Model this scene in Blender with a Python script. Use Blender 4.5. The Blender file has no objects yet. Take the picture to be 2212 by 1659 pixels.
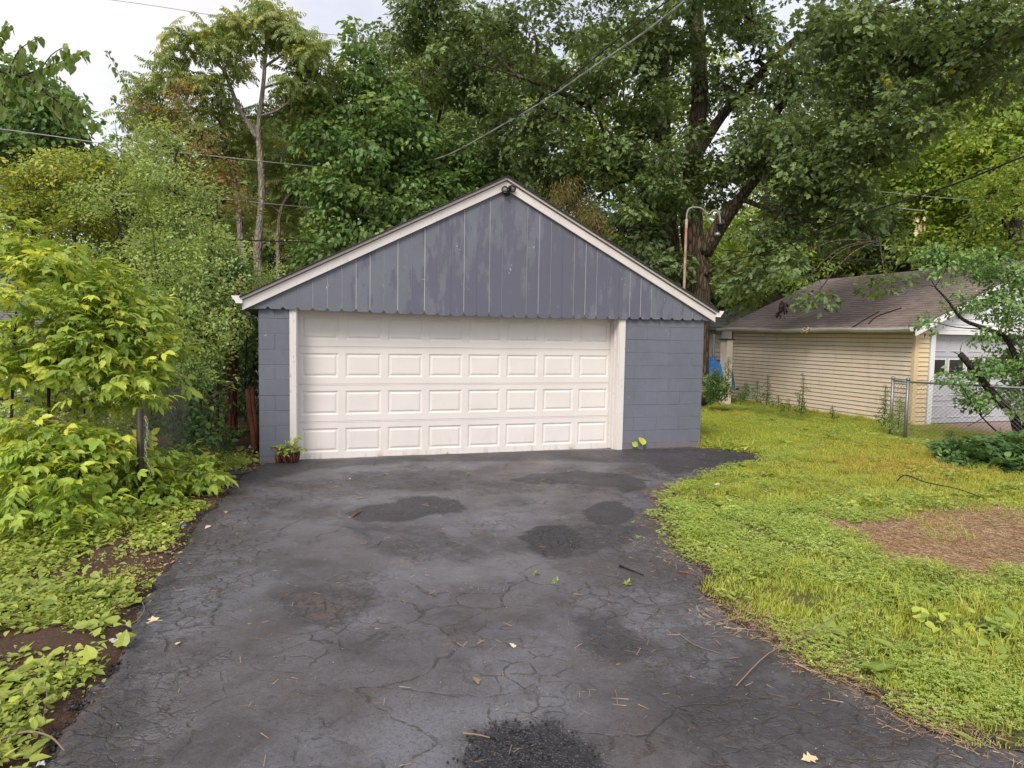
import bpy, math, random
import numpy as np
from mathutils import Vector, Matrix, Euler, noise
random.seed(7); rng = np.random.default_rng(11)
C = bpy.context.scene.collection
scene = bpy.context.scene

# ------------------------------------------------------------------ camera
YAW, PITCH, ROLL = 0.3202, -0.06996, 0.01758
CAM = Vector((0.2714, -9.7228, 1.757))
FPX = 2049.5 / 3000 * 2212            # focal length in units of a 2212 px wide picture
_f = Vector((math.sin(YAW)*math.cos(PITCH), math.cos(YAW)*math.cos(PITCH), math.sin(PITCH)))
_r = Vector((math.cos(YAW), -math.sin(YAW), 0)); _u = _r.cross(_f)
RR = _r*math.cos(ROLL) + _u*math.sin(ROLL); UU = _u*math.cos(ROLL) - _r*math.sin(ROLL)
cd = bpy.data.cameras.new('camera'); cam = bpy.data.objects.new('camera', cd); C.objects.link(cam)
cd.sensor_width = 36; cd.lens = 36*2049.5/3000; cd.clip_end = 1500; cd.clip_start = .05
m = Matrix((RR, UU, -_f)).transposed().to_4x4(); m.translation = CAM; cam.matrix_world = m
scene.camera = cam
def P(px, py, D):                       # point seen at (px,py) of the 2212 px picture, D metres ahead
    return CAM + (_f + RR*((px-1106)/FPX) - UU*((py-829.5)/FPX))*D
def G(px, py, z=0):                     # the same on the ground plane
    d = _f + RR*((px-1106)/FPX) - UU*((py-829.5)/FPX)
    return CAM + d*((z-CAM.z)/d.z)
def YP(px, py, Y):
    d = _f + RR*((px-1106)/FPX) - UU*((py-829.5)/FPX)
    return CAM + d*((Y-CAM.y)/d.y)
def ppm(D): return FPX/D

# ------------------------------------------------------------------ sky, sun, exposure
w = bpy.data.worlds.new("World"); scene.world = w; w.use_nodes = True
nt = w.node_tree; nt.nodes.clear()
out = nt.nodes.new('ShaderNodeOutputWorld'); bg = nt.nodes.new('ShaderNodeBackground')
sky = nt.nodes.new('ShaderNodeTexSky'); sky.sky_type = 'NISHITA'; sky.sun_disc = False
SUN_EL, SUN_AZ = math.radians(46), math.radians(220)      # azimuth clockwise from +Y
sky.sun_elevation = SUN_EL; sky.sun_rotation = SUN_AZ; sky.dust_density = 2
tc = nt.nodes.new('ShaderNodeTexCoord'); nz = nt.nodes.new('ShaderNodeTexNoise'); nz.inputs['Scale'].default_value = 2.2
nz.inputs['Detail'].default_value = 5; nz.inputs['Roughness'].default_value = .5
mp = nt.nodes.new('ShaderNodeMapping'); mp.inputs['Scale'].default_value = (1, 1, 2.2); mp.inputs['Location'].default_value = (.35, .1, 0)
cr = nt.nodes.new('ShaderNodeValToRGB'); cr.color_ramp.elements[0].position = .42; cr.color_ramp.elements[0].color = (.62, .62, .62, 1)
cr.color_ramp.elements[1].position = .6; cr.color_ramp.elements[1].color = (.97, .97, .97, 1)
mx = nt.nodes.new('ShaderNodeMix'); mx.data_type = 'RGBA'
cc = nt.nodes.new('ShaderNodeValToRGB'); cc.color_ramp.elements[0].position = .3; cc.color_ramp.elements[0].color = (5.0, 4.85, 5.1, 1)
cc.color_ramp.elements[1].position = .7; cc.color_ramp.elements[1].color = (6.4, 6.25, 6.4, 1)
nz2 = nt.nodes.new('ShaderNodeTexNoise'); nz2.inputs['Scale'].default_value = 3.4; nz2.inputs['Detail'].default_value = 6
L = nt.links.new
L(tc.outputs['Generated'], mp.inputs['Vector']); L(mp.outputs[0], nz.inputs['Vector']); L(mp.outputs[0], nz2.inputs['Vector'])
L(nz.outputs['Fac'], cr.inputs[0]); L(nz2.outputs['Fac'], cc.inputs[0])
L(cr.outputs[0], mx.inputs['Factor']); L(sky.outputs[0], mx.inputs['A']); L(cc.outputs[0], mx.inputs['B'])
L(mx.outputs['Result'], bg.inputs[0]); bg.inputs[1].default_value = .088; L(bg.outputs[0], out.inputs[0])
sd = bpy.data.lights.new('sun', 'SUN'); sd.energy = 1.5; sd.angle = math.radians(24); sd.color = (1, .94, .85)
so = bpy.data.objects.new('sun', sd); C.objects.link(so)
sv = Vector((math.sin(SUN_AZ)*math.cos(SUN_EL), math.cos(SUN_AZ)*math.cos(SUN_EL), math.sin(SUN_EL)))
so.rotation_euler = sv.to_track_quat('Z', 'Y').to_euler()
vs = scene.view_settings; vs.view_transform = 'Standard'; vs.look = 'None'; vs.gamma = 1; vs.exposure = 1.2; vs.use_curve_mapping = False
scene.render.engine = 'CYCLES'
scene.cycles.max_bounces = 10; scene.cycles.diffuse_bounces = 6; scene.cycles.transparent_max_bounces = 4

# ------------------------------------------------------------------ small helpers
class NT:
    def __init__(s, name):
        s.m = bpy.data.materials.new(name); s.m.use_nodes = True; s.t = s.m.node_tree; s.t.nodes.clear()
        s.out = s.t.nodes.new('ShaderNodeOutputMaterial'); s.p = s.t.nodes.new('ShaderNodeBsdfPrincipled')
        s.t.links.new(s.p.outputs[0], s.out.inputs[0]); s.geo = s.t.nodes.new('ShaderNodeNewGeometry')
        s.pos = s.geo.outputs['Position']
    def _set(s, sock, v):
        if isinstance(v, bpy.types.NodeSocket): s.t.links.new(v, sock)
        elif isinstance(v, (tuple, list)) and len(v) == 3 and sock.type == 'RGBA': sock.default_value = (*v, 1)
        else: sock.default_value = v
    def n(s, typ, outp=0, **kw):
        nd = s.t.nodes.new('ShaderNode'+typ)
        for k, v in kw.items():
            if k.startswith('i_'): s._set(nd.inputs[k[2:].replace('_', ' ')], v)
            elif k.startswith('x'): s._set(nd.inputs[int(k[1:])], v)
            else: setattr(nd, k, v)
        return nd.outputs[outp]
    def math(s, op, a, b=0., c=0., clamp=False): return s.n('Math', operation=op, x0=a, x1=b, x2=c, use_clamp=clamp)
    def map(s, sc=(1, 1, 1), loc=(0, 0, 0), rot=(0, 0, 0), v=None): return s.n('Mapping', i_Vector=v or s.pos, i_Scale=sc, i_Location=loc, i_Rotation=rot)
    def noise(s, scale, v=None, detail=3, rough=.5, dist=0., col=False): return s.n('TexNoise', 1 if col else 0, i_Vector=v or s.pos, i_Scale=scale, i_Detail=detail, i_Roughness=rough, i_Distortion=dist)
    def vor(s, scale, v=None, feature='DISTANCE_TO_EDGE', rnd=1.): return s.n('TexVoronoi', 0, feature=feature, i_Vector=v or s.pos, i_Scale=scale, i_Randomness=rnd)
    def ramp(s, fac, stops, interp='LINEAR'):
        nd = s.t.nodes.new('ShaderNodeValToRGB'); r = nd.color_ramp; r.interpolation = interp
        while len(r.elements) < len(stops): r.elements.new(.5)
        for e, (p, c) in zip(r.elements, stops):
            e.position = p; e.color = (*c, 1) if isinstance(c, (tuple, list)) else (c, c, c, 1)
        s._set(nd.inputs[0], fac); return nd.outputs[0]
    def mix(s, f, a, b, bt='MIX'):
        nd = s.t.nodes.new('ShaderNodeMix'); nd.data_type = 'RGBA'; nd.blend_type = bt
        s._set(nd.inputs[0], f); s._set(nd.inputs[6], a); s._set(nd.inputs[7], b); return nd.outputs[2]
    def attr(s, name, typ='GEOMETRY', o='Fac'):
        nd = s.t.nodes.new('ShaderNodeAttribute'); nd.attribute_type = typ; nd.attribute_name = name; return nd.outputs[o]
    def warp(s, v, scale, amt):
        c = s.noise(scale, v, 2, col=True)
        c = s.n('VectorMath', operation='SUBTRACT', x0=c, x1=(.5, .5, .5)); c = s.n('VectorMath', operation='SCALE', x0=c, i_Scale=amt)
        return s.n('VectorMath', operation='ADD', x0=v, x1=c)
    def bump(s, h, strength=.5, dist=.01, nrm=None):
        nd = s.t.nodes.new('ShaderNodeBump'); s._set(nd.inputs['Height'], h); nd.inputs['Strength'].default_value = strength; nd.inputs['Distance'].default_value = dist
        if nrm is not None: s._set(nd.inputs['Normal'], nrm)
        return nd.outputs[0]
    def fin(s, col, rough=.6, nrm=None, spec=.5, metal=0.):
        s._set(s.p.inputs['Base Color'], col); s._set(s.p.inputs['Roughness'], rough); s._set(s.p.inputs['Specular IOR Level'], spec); s._set(s.p.inputs['Metallic'], metal)
        if nrm is not None: s._set(s.p.inputs['Normal'], nrm)
        return s.m

WO = {}
def link(o, parent=None, org=(0, 0, 0)):
    C.objects.link(o); org = Vector(org); WO[o.name] = org
    if parent is not None: o.parent = parent; o.location = org - WO[parent.name]
    else: o.location = org
    return o
def thing(name, label, cat, loc=(0, 0, 0), group=None):
    o = bpy.data.objects.new(name, None); o.empty_display_size = .2; link(o, None, loc); o['label'] = label; o['category'] = cat
    if group: o['group'] = group
    return o
def tag(o, label, cat, group=None):
    o['label'] = label; o['category'] = cat
    if group: o['group'] = group
    return o
class MB:
    def __init__(s): s.v = []; s.f = []
    def add(s, vs, fs):
        k = len(s.v); s.v += [tuple(v) for v in vs]; s.f += [tuple(i+k for i in f) for f in fs]; return s
    def box(s, a, b, M=None):
        (x0, y0, z0), (x1, y1, z1) = a, b
        v = [Vector(q) for q in ((x0,y0,z0),(x1,y0,z0),(x1,y1,z0),(x0,y1,z0),(x0,y0,z1),(x1,y0,z1),(x1,y1,z1),(x0,y1,z1))]
        if M is not None: v = [M @ q for q in v]
        return s.add(v, [(0,3,2,1),(4,5,6,7),(0,1,5,4),(1,2,6,5),(2,3,7,6),(3,0,4,7)])
    def prism(s, poly, y0, y1):            # poly in (x,z), counter-clockwise seen from -y
        n = len(poly); v = [(x, y0, z) for x, z in poly] + [(x, y1, z) for x, z in poly]
        return s.add(v, [tuple(range(n)), tuple(reversed(range(n, 2*n)))] + [(i, i+n, (i+1) % n+n, (i+1) % n) for i in range(n)])
    def tube(s, pts, rad, n=8, cap=True):
        pts = [Vector(p) for p in pts]
        if not hasattr(rad, '__len__'): rad = [rad]*len(pts)
        k = len(s.v); ref = None
        for i, p in enumerate(pts):
            d = (pts[min(i+1, len(pts)-1)] - pts[max(i-1, 0)]).normalized()
            if ref is None: ref = d.orthogonal().normalized()
            ref = (ref - d*ref.dot(d)).normalized() if (ref - d*ref.dot(d)).length > 1e-5 else d.orthogonal().normalized()
            b = d.cross(ref)
            for j in range(n):
                a = 2*math.pi*j/n; s.v.append(tuple(p + (ref*math.cos(a)+b*math.sin(a))*rad[i]))
        for i in range(len(pts)-1):
            for j in range(n):
                s.f.append((k+i*n+j, k+i*n+(j+1) % n, k+(i+1)*n+(j+1) % n, k+(i+1)*n+j))
        if cap:
            s.f.append(tuple(reversed(range(k, k+n)))); s.f.append(tuple(range(k+(len(pts)-1)*n, k+len(pts)*n)))
        return s
    def lathe(s, prof, c=(0, 0, 0), n=16, M=None):     # prof (r,z)
        k = len(s.v)
        for r, z in prof:
            for j in range(n):
                a = 2*math.pi*j/n; q = Vector((r*math.cos(a), r*math.sin(a), z))
                if M is not None: q = M @ q
                s.v.append(tuple(q+Vector(c)))
        for i in range(len(prof)-1):
            for j in range(n): s.f.append((k+i*n+j, k+i*n+(j+1) % n, k+(i+1)*n+(j+1) % n, k+(i+1)*n+j))
        s.f.append(tuple(reversed(range(k, k+n)))); s.f.append(tuple(range(k+(len(prof)-1)*n, k+len(prof)*n)))
        return s
    def mesh(s, name, mat, smooth=False):
        me = bpy.data.meshes.new(name); me.from_pydata(s.v, [], s.f)
        if mat: me.materials.append(mat)
        if smooth: me.polygons.foreach_set('use_smooth', [True]*len(me.polygons))
        me.update(); return me
    def build(s, name, mat, parent=None, smooth=False, org=(0, 0, 0), bevel=0, stuff=False):
        if tuple(org) != (0, 0, 0): ox, oy, oz = org; s.v = [(x-ox, y-oy, z-oz) for x, y, z in s.v]
        o = bpy.data.objects.new(name, s.mesh(name, mat, smooth)); link(o, parent, org)
        if bevel: b = o.modifiers.new('bevel', 'BEVEL'); b.width = bevel; b.segments = 2; b.limit_method = 'ANGLE'
        if stuff: o['kind'] = 'stuff'
        return o
def inst(name, me, parent, org, rot=None, scl=None, stuff=False):
    o = bpy.data.objects.new(name, me); link(o, parent, org)
    if rot is not None: o.rotation_euler = rot
    if scl is not None: o.scale = (scl,)*3
    return o
def grid_mesh(name, X, Y, Z, mat, attrs=None, smooth=True):
    n, mm = X.shape; co = np.stack([X, Y, Z], -1).reshape(-1, 3)
    i = np.arange(n*mm).reshape(n, mm); f = np.stack([i[:-1, :-1], i[:-1, 1:], i[1:, 1:], i[1:, :-1]], -1).reshape(-1, 4)
    me = bpy.data.meshes.new(name); me.vertices.add(len(co)); me.vertices.foreach_set('co', co.ravel())
    me.loops.add(f.size); me.loops.foreach_set('vertex_index', f.ravel()); me.polygons.add(len(f))
    me.polygons.foreach_set('loop_start', np.arange(len(f))*4); me.polygons.foreach_set('loop_total', np.full(len(f), 4))
    me.update(calc_edges=True); me.polygons.foreach_set('use_smooth', [smooth]*len(f)); me.materials.append(mat)
    for k, a in (attrs or {}).items():
        at = me.attributes.new(k, 'FLOAT', 'POINT'); at.data.foreach_set('value', a.ravel().astype(np.float32))
    me.validate(); o = bpy.data.objects.new(name, me); link(o); return o
def vnoise(X, Y, sc, seed=0):              # smooth value noise on arrays
    x = X*sc+seed*17.3; y = Y*sc+seed*9.1; xi = np.floor(x).astype(int); yi = np.floor(y).astype(int); fx = x-xi; fy = y-yi
    fx = fx*fx*(3-2*fx); fy = fy*fy*(3-2*fy)
    def h(a, b):
        q = (a*374761393+b*668265263+seed*974711) & 0x7fffffff; q = ((q ^ (q >> 13))*1274126177) & 0x7fffffff; return ((q ^ (q >> 16)) & 0xffff)/65535.
    return (h(xi, yi)*(1-fx)+h(xi+1, yi)*fx)*(1-fy)+(h(xi, yi+1)*(1-fx)+h(xi+1, yi+1)*fx)*fy
def polydist(X, Y, poly):                  # signed distance, positive inside
    x = X.ravel(); y = Y.ravel(); ins = np.zeros(x.shape, bool); dm = np.full(x.shape, 1e9); n = len(poly)
    for i in range(n):
        x1, y1 = poly[i]; x2, y2 = poly[(i+1) % n]
        c = ((y1 > y) != (y2 > y)) & (x < (x2-x1)*(y-y1)/(y2-y1+1e-12)+x1); ins ^= c
        dx, dy = x2-x1, y2-y1; t = np.clip(((x-x1)*dx+(y-y1)*dy)/(dx*dx+dy*dy+1e-12), 0, 1)
        dm = np.minimum(dm, (x-x1-t*dx)**2+(y-y1-t*dy)**2)
    return (np.where(ins, 1, -1)*np.sqrt(dm)).reshape(X.shape)
def gp(poly): return [tuple(G(a, b)[:2]) for a, b in poly]
def sm(a, b, x): t = np.clip((x-a)/(b-a), 0, 1); return t*t*(3-2*t)

# ------------------------------------------------------------------ materials
def paint_mat(name, base, dark, patch=0., chips=True, rough=.62, grain=True):
    n = NT(name)
    c = n.mix(n.ramp(n.noise(1.3, detail=4), [(.35, 0), (.65, 1)]), base, tuple(x*.9 for x in base))
    c = n.mix(n.math('MULTIPLY', n.ramp(n.noise(9, n.map((1, 1, .5)), 5, .7), [(.5, 0), (.7, 1)]), .35), c, tuple(x*1.22 for x in base))
    if patch:
        v = n.map((1, 1, .28)); a = n.noise(7, v, 6, .65); b = n.noise(.8, n.map((1, 1, 1.2), (3.1, 0, .4)), 2)
        zone = n.n('VectorMath', 1, operation='LENGTH', x0=n.n('VectorMath', operation='MULTIPLY', x0=n.n('VectorMath', operation='SUBTRACT', x0=n.pos, x1=(4.1, 0, 2.3)), x1=(.42, 0, .8)))
        k = n.math('SUBTRACT', n.math('ADD', a, n.math('MULTIPLY', b, .35)), n.math('MULTIPLY', zone, .28))
        c = n.mix(n.math('MULTIPLY', n.ramp(k, [(.44, 0), (.49, 1)]), patch), c, dark)
        c = n.mix(n.math('MULTIPLY', n.ramp(n.noise(30, v, 4, .7), [(.66, 0), (.72, 1)]), .35), c, tuple(x*.6 for x in dark))
    if chips: c = n.mix(n.ramp(n.math('MULTIPLY', n.noise(48, detail=3), n.noise(5.1, detail=1)), [(.47, 0), (.48, 1)]), c, (.6, .55, .5))
    g = n.noise(60, n.map((1, 1, .12)), 4, .6) if grain else n.math('ADD', n.noise(45, detail=5), n.math('MULTIPLY', n.ramp(n.noise(22, detail=6, rough=.8), [(.55, 0), (.75, 1)]), .8))
    if not grain:
        zz = n.n('SeparateXYZ', 2, i_Vector=n.pos); c = n.mix(n.math('MULTIPLY', n.ramp(zz, [(.0, 1), (.16, 0)]), n.ramp(n.noise(9, detail=5, rough=.7), [(.4, 0), (.6, .8)])), c, (.20, .13, .09))
    return n.fin(c, rough, n.bump(g, .4 if not grain else .25, .004), .35)
M = {}
M['boards'] = paint_mat('grey_board_paint', (.150, .158, .190), (.106, .108, .148), .85)
M['block'] = paint_mat('grey_block_paint', (.146, .154, .190), (.11, .112, .135), 0, True, .6, False)
def white_mat(name, base=(.68, .64, .61), flake=.5, dirt=True):
    n = NT(name); v = n.map((1, 1, .2))
    c = n.mix(n.ramp(n.noise(3, v, 4), [(.35, 0), (.7, 1)]), base, tuple(x*.9 for x in base))
    if dirt: c = n.mix(n.math('MULTIPLY', n.ramp(n.math('ADD', n.noise(34, n.map((1, 1, .3)), 5, .7), n.math('MULTIPLY', n.noise(3), .25)), [(.72, 0), (.77, 1)]), flake), c, (.3, .24, .2))
    return n.fin(c, .55, n.bump(n.noise(70, n.map((1, 1, .3)), 4), .25, .003), .4)
M['trim'] = white_mat('weathered_white_trim')
M['fascia'] = white_mat('white_fascia_paint', (.68, .63, .61), .35)
M['white'] = white_mat('white_vinyl', (.8, .8, .8), 0, False)
n = NT('cream_garage_door'); n.z = n.n('SeparateXYZ', 2, i_Vector=n.pos)
c = n.mix(n.ramp(n.noise(1.6, n.map((1, 1, 2)), 4), [(.3, 0), (.75, 1)]), (.74, .695, .665), (.68, .64, .61))
c = n.mix(n.math('MULTIPLY', n.ramp(n.noise(9, n.map((1, 1, .3)), 5, .7), [(.5, 0), (.75, 1)]), n.ramp(n.z, [(0., 1.), (.09, .3), (.3, .12), (.8, .05)])), c, (.42, .36, .29))
c = n.mix(n.ramp(n.noise(50, detail=2), [(.755, 0), (.77, .7)]), c, (.3, .24, .18))
M['door'] = n.fin(c, .42, n.bump(n.math('ADD', n.noise(14, n.map((1, 1, .08)), 3), n.math('MULTIPLY', n.noise(2.3, detail=2), 5.)), .2, .006), .45)
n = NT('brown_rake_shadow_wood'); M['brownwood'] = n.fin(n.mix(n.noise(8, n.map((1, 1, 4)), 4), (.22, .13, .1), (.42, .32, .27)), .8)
n = NT('asphalt_shingle_dark'); M['shingle'] = n.fin(n.mix(n.noise(25, detail=4), (.045, .043, .045), (.11, .1, .1)), .9, n.bump(n.noise(200), .5, .004), .2)
def plain(name, col, rough=.6, metal=0., var=.15, sc=20, spec=.4, bump=0.):
    n = NT(name); c = n.mix(n.noise(sc, detail=4), tuple(x*(1-var) for x in col), tuple(min(1, x*(1+var)) for x in col))
    return n.fin(c, rough, n.bump(n.noise(sc*4), bump, .003) if bump else None, spec, metal)
M['gutter'] = white_mat('white_gutter', (.78, .74, .72), .25)
M['black'] = plain('black_plastic', (.012, .012, .014), .35)
M['lens'] = plain('lamp_lens', (.42, .40, .37), .2)
M['concrete'] = plain('inner_wall_grey', (.12, .12, .13), .9)
n = NT('rusty_pipe'); M['rustpipe'] = n.fin(n.mix(n.ramp(n.noise(5, n.map((1, 1, .6)), 5, .7), [(.4, 0), (.6, 1)]), (.33, .12, .07), (.42, .36, .3)), .8, n.bump(n.noise(60), .4, .003))
M['galv'] = plain('galvanised_steel', (.25, .27, .28), .45, .6, .25, 9)
M['oldgalv'] = plain('dark_weathered_steel', (.04, .032, .027), .6, .3, .4, 9)
M['wire'] = plain('fence_wire', (.16, .15, .14), .55, .5)
M['newwire'] = plain('silver_wire', (.4, .4, .4), .4, .7)
M['cable'] = plain('black_cable', (.02, .02, .02), .6)
M['palecable'] = plain('weathered_grey_cable', (.3, .31, .3), .5)
M['redwood'] = plain('red_brown_wood', (.17, .06, .035), .75, 0, .35, 14, .3, .4)
M['oldwood'] = plain('raw_split_wood', (.30, .16, .08), .8, 0, .5, 18, .2, .5)
def bark(name, a, b, sc=9, zs=.25, mossy=None):
    n = NT(name); v = n.warp(n.map((1, 1, zs)), 3, .12); r = n.vor(sc, v); k = n.ramp(r, [(0., 0), (.28, 1)])
    c = n.mix(k, a, b); c = n.mix(n.ramp(n.noise(2, detail=4), [(.4, 0), (.7, .6)]), c, mossy or tuple(x*.7 for x in b))
    return n.fin(c, .9, n.bump(n.math('ADD', k, n.math('MULTIPLY', n.noise(40), .4)), .9, .03), .2)
M['oakbark'] = bark('oak_bark', (.035, .024, .017), (.17, .125, .085), 12, .22, (.085, .085, .045))
M['palebark'] = bark('pale_smooth_bark', (.17, .14, .11), (.29, .26, .20), 16, .3)
M['darkbark'] = bark('dark_twig_bark', (.03, .025, .02), (.075, .06, .045), 22, .3)
M['redbark'] = bark('reddish_shaggy_bark', (.08, .028, .018), (.22, .085, .055), 14, .15, (.14, .05, .035))
GAIN = dict(oak_leaf=2.0, elm_leaf=1.85, ailanthus_leaf=2.2, far_tree_leaf=2.1, light_tree_leaf=1.4, honeysuckle_leaf=2.3, yellowish_shrub_leaf=1.4, reddish_shrub_leaf=1.35, dark_vine_leaf=1.35, box_elder_leaf=1.2, box_elder_low_leaf=1.5, lilac_leaf=1.9, lawn_grass=1.5, clover_leaf=1.42, broadleaf_weed=1.2, dark_ground_cover=1.3)
def leafmat(name, a, b, acc=None, accf=0., trans=.35, rough=.42, tonecol=None, spec=.35):
    g_ = GAIN.get(name, 1.)
    a = tuple(q*g_ for q in a); b = tuple(q*g_ for q in b); acc = acc and tuple(q*min(g_, 1.25) for q in acc)
    n = NT(name); t = n.attr('tint'); oi = n.t.nodes.new('ShaderNodeObjectInfo').outputs['Random']
    c = n.mix(n.math('ADD', n.math('MULTIPLY', t, .65), n.math('MULTIPLY', oi, .35)), a, b)
    if tonecol: c = n.mix(n.attr('tone', 'INSTANCER'), c, tonecol)
    if acc: c = n.mix(n.ramp(n.math('ADD', n.math('MULTIPLY', t, .4), n.math('MULTIPLY', oi, .6)), [(max(0, 1-accf-.12), 0), (1-accf*.6, 1)]), c, acc)
    n.fin(c, rough, None, spec)
    tr = n.t.nodes.new('ShaderNodeBsdfTranslucent'); n._set(tr.inputs[0], n.mix(1., c, (1.35, 1.25, .7), 'MULTIPLY'))
    ms = n.t.nodes.new('ShaderNodeMixShader'); ms.inputs[0].default_value = trans
    n.t.links.new(n.p.outputs[0], ms.inputs[1]); n.t.links.new(tr.outputs[0], ms.inputs[2]); n.t.links.new(ms.outputs[0], n.out.inputs[0])
    return n.m
M['oak'] = leafmat('oak_leaf', (.042, .064, .024), (.105, .145, .052), (.19, .25, .06), .14, .33)
M['elm'] = leafmat('elm_leaf', (.045, .082, .026), (.115, .18, .050), (.2, .27, .06), .16, .38)
M['sumac'] = leafmat('ailanthus_leaf', (.075, .105, .034), (.17, .205, .06), (.34, .35, .10), .25, .42)
M['fartree'] = leafmat('far_tree_leaf', (.062, .092, .034), (.14, .18, .06), (.24, .28, .07), .16, .38)
M['lighttree'] = leafmat('light_tree_leaf', (.10, .16, .03), (.24, .32, .05), (.33, .38, .06), .25, .4)
M['honey'] = leafmat('honeysuckle_leaf', (.10, .135, .045), (.20, .255, .085), (.30, .36, .10), .2, .4)
M['yellowsh'] = leafmat('yellowish_shrub_leaf', (.13, .17, .04), (.27, .32, .06), (.42, .42, .08), .3, .42)
M['rustsh'] = leafmat('reddish_shrub_leaf', (.13, .14, .045), (.24, .22, .07), (.32, .15, .06), .3, .4)
M['darkvine'] = leafmat('dark_vine_leaf', (.04, .08, .025), (.12, .19, .06), (.18, .27, .07), .15, .35)
M['boxelder'] = leafmat('box_elder_leaf', (.14, .22, .045), (.37, .46, .08), (.52, .56, .10), .3, .42, .4)
M['boxelder2'] = leafmat('box_elder_low_leaf', (.13, .20, .035), (.31, .39, .06), (.48, .50, .08), .25, .38, .38)
M['lilac'] = leafmat('lilac_leaf', (.05, .10, .03), (.14, .22, .07), (.22, .30, .08), .15, .35, .35)
M['mulberry'] = leafmat('mulberry_leaf', (.12, .19, .05), (.24, .33, .09), (.36, .42, .1), .2, .5)
M['spruce'] = leafmat('dry_conifer_needle', (.12, .10, .03), (.24, .20, .06), None, 0, .2)
M['grass'] = leafmat('lawn_grass', (.17, .225, .032), (.37, .42, .065), (.48, .45, .15), .12, .4, .5, (.50, .37, .085))
M['clover'] = leafmat('clover_leaf', (.17, .25, .05), (.35, .42, .10), (.46, .5, .2), .15, .4, .5, (.42, .40, .07))
M['weed'] = leafmat('broadleaf_weed', (.15, .22, .045), (.32, .39, .075), (.4, .46, .08), .2, .38, .42, (.40, .38, .08))
M['ground_ivy'] = leafmat('dark_ground_cover', (.035, .075, .025), (.09, .16, .045), (.16, .25, .07), .12, .32, .38)
M['deadleaf'] = leafmat('dead_leaf', (.25, .15, .08), (.5, .36, .2), (.16, .08, .05), .2, .15, .8)
M['straw'] = leafmat('dry_straw', (.26, .17, .10), (.5, .37, .23), None, 0, .2, .8)
M['bud'] = leafmat('new_leaf_tip', (.35, .42, .06), (.55, .55, .08), None, 0, .4)

# ------------------------------------------------------------------ leaf shapes and clusters
def ovate(w=.5, fold=.12, n=3, tipx=1., wmax=.4, droop=.12):
    xs = np.linspace(0, 1, n+2); V = []; F = []
    prof = lambda x: w/2*math.sin(math.pi*min(1, x**(math.log(.5)/math.log(wmax))))**.9
    V.append((0, 0, 0))
    for x in xs[1:-1]:
        h = prof(x); z = -droop*x*x; V += [(x, h, z+fold*h*2), (x, 0, z), (x, -h, z+fold*h*2)]
    V.append((tipx, 0, -droop)); k = len(V)-1
    F += [(0, 2, 1), (0, 3, 2)]
    for i in range(n-1):
        a = 1+3*i; b = a+3; F += [(a, a+1, b+1, b), (a+1, a+2, b+2, b+1)]
    a = 1+3*(n-1); F += [(a, a+1, k), (a+1, a+2, k)]
    return np.array(V, float), F
def lobed(w=.75):
    V = [(0, 0, 0), (.2, .1, .0), (.35, .38*w, .05), (.45, .14, 0), (.62, .5*w, .04), (.72, .16, -.04), (1, .1, -.12), (1, -.1, -.12), (.72, -.16, -.04), (.62, -.5*w, .04), (.45, -.14, 0), (.35, -.38*w, .05), (.2, -.1, 0), (.5, 0, -.02)]
    F = [(0, 1, 12), (1, 2, 3, 13), (3, 4, 5, 13), (5, 6, 13), (6, 7, 13), (7, 8, 13), (8, 9, 10, 13), (10, 11, 12, 13), (12, 1, 13)]
    return np.array(V, float), F
def heart():
    V = [(0, 0, 0), (-.06, .2, .02), (.2, .36, .05), (.55, .28, .02), (1, 0, -.15), (.55, -.28, .02), (.2, -.36, .05), (-.06, -.2, .02), (.5, 0, -.05), (.2, 0, -.01)]
    F = [(0, 9, 2, 1), (9, 8, 3, 2), (8, 4, 3), (0, 7, 6, 9), (9, 6, 5, 8), (8, 5, 4)]
    F = [tuple(reversed(f)) for f in F]
    return np.array(V, float), F
def toothed():                                # coarse-toothed broad leaflet
    V = [(0, 0, 0)]; F = []; N = 6
    for i in range(1, N+1):
        x = i/(N+.6); h = .235*math.sin(math.pi*x**.72)**.85; o = .045 if i % 2 else -.015; z = -.26*x*x
        V += [(x-.02, h+o, z+.06), (x, 0, z), (x-.02, -h-o, z+.06)]
    V.append((1.08, 0, -.34)); k = len(V)-1
    F += [(0, 2, 1), (0, 3, 2)]
    for i in range(N-1):
        a = 1+3*i; b = a+3; F += [(a, a+1, b+1, b), (a+1, a+2, b+2, b+1)]
    a = 1+3*(N-1); F += [(a, a+1, k), (a+1, a+2, k)]
    return np.array(V, float), F
def frame(az, pitch, roll):
    cz, sz = math.cos(az), math.sin(az); cp, sp = math.cos(pitch), math.sin(pitch); cr_, sr = math.cos(roll), math.sin(roll)
    x = np.array((cz*cp, sz*cp, sp)); y0 = np.array((-sz, cz, 0)); z0 = np.cross(x, y0)
    return np.stack([x, y0*cr_+z0*sr, -y0*sr+z0*cr_])
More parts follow.
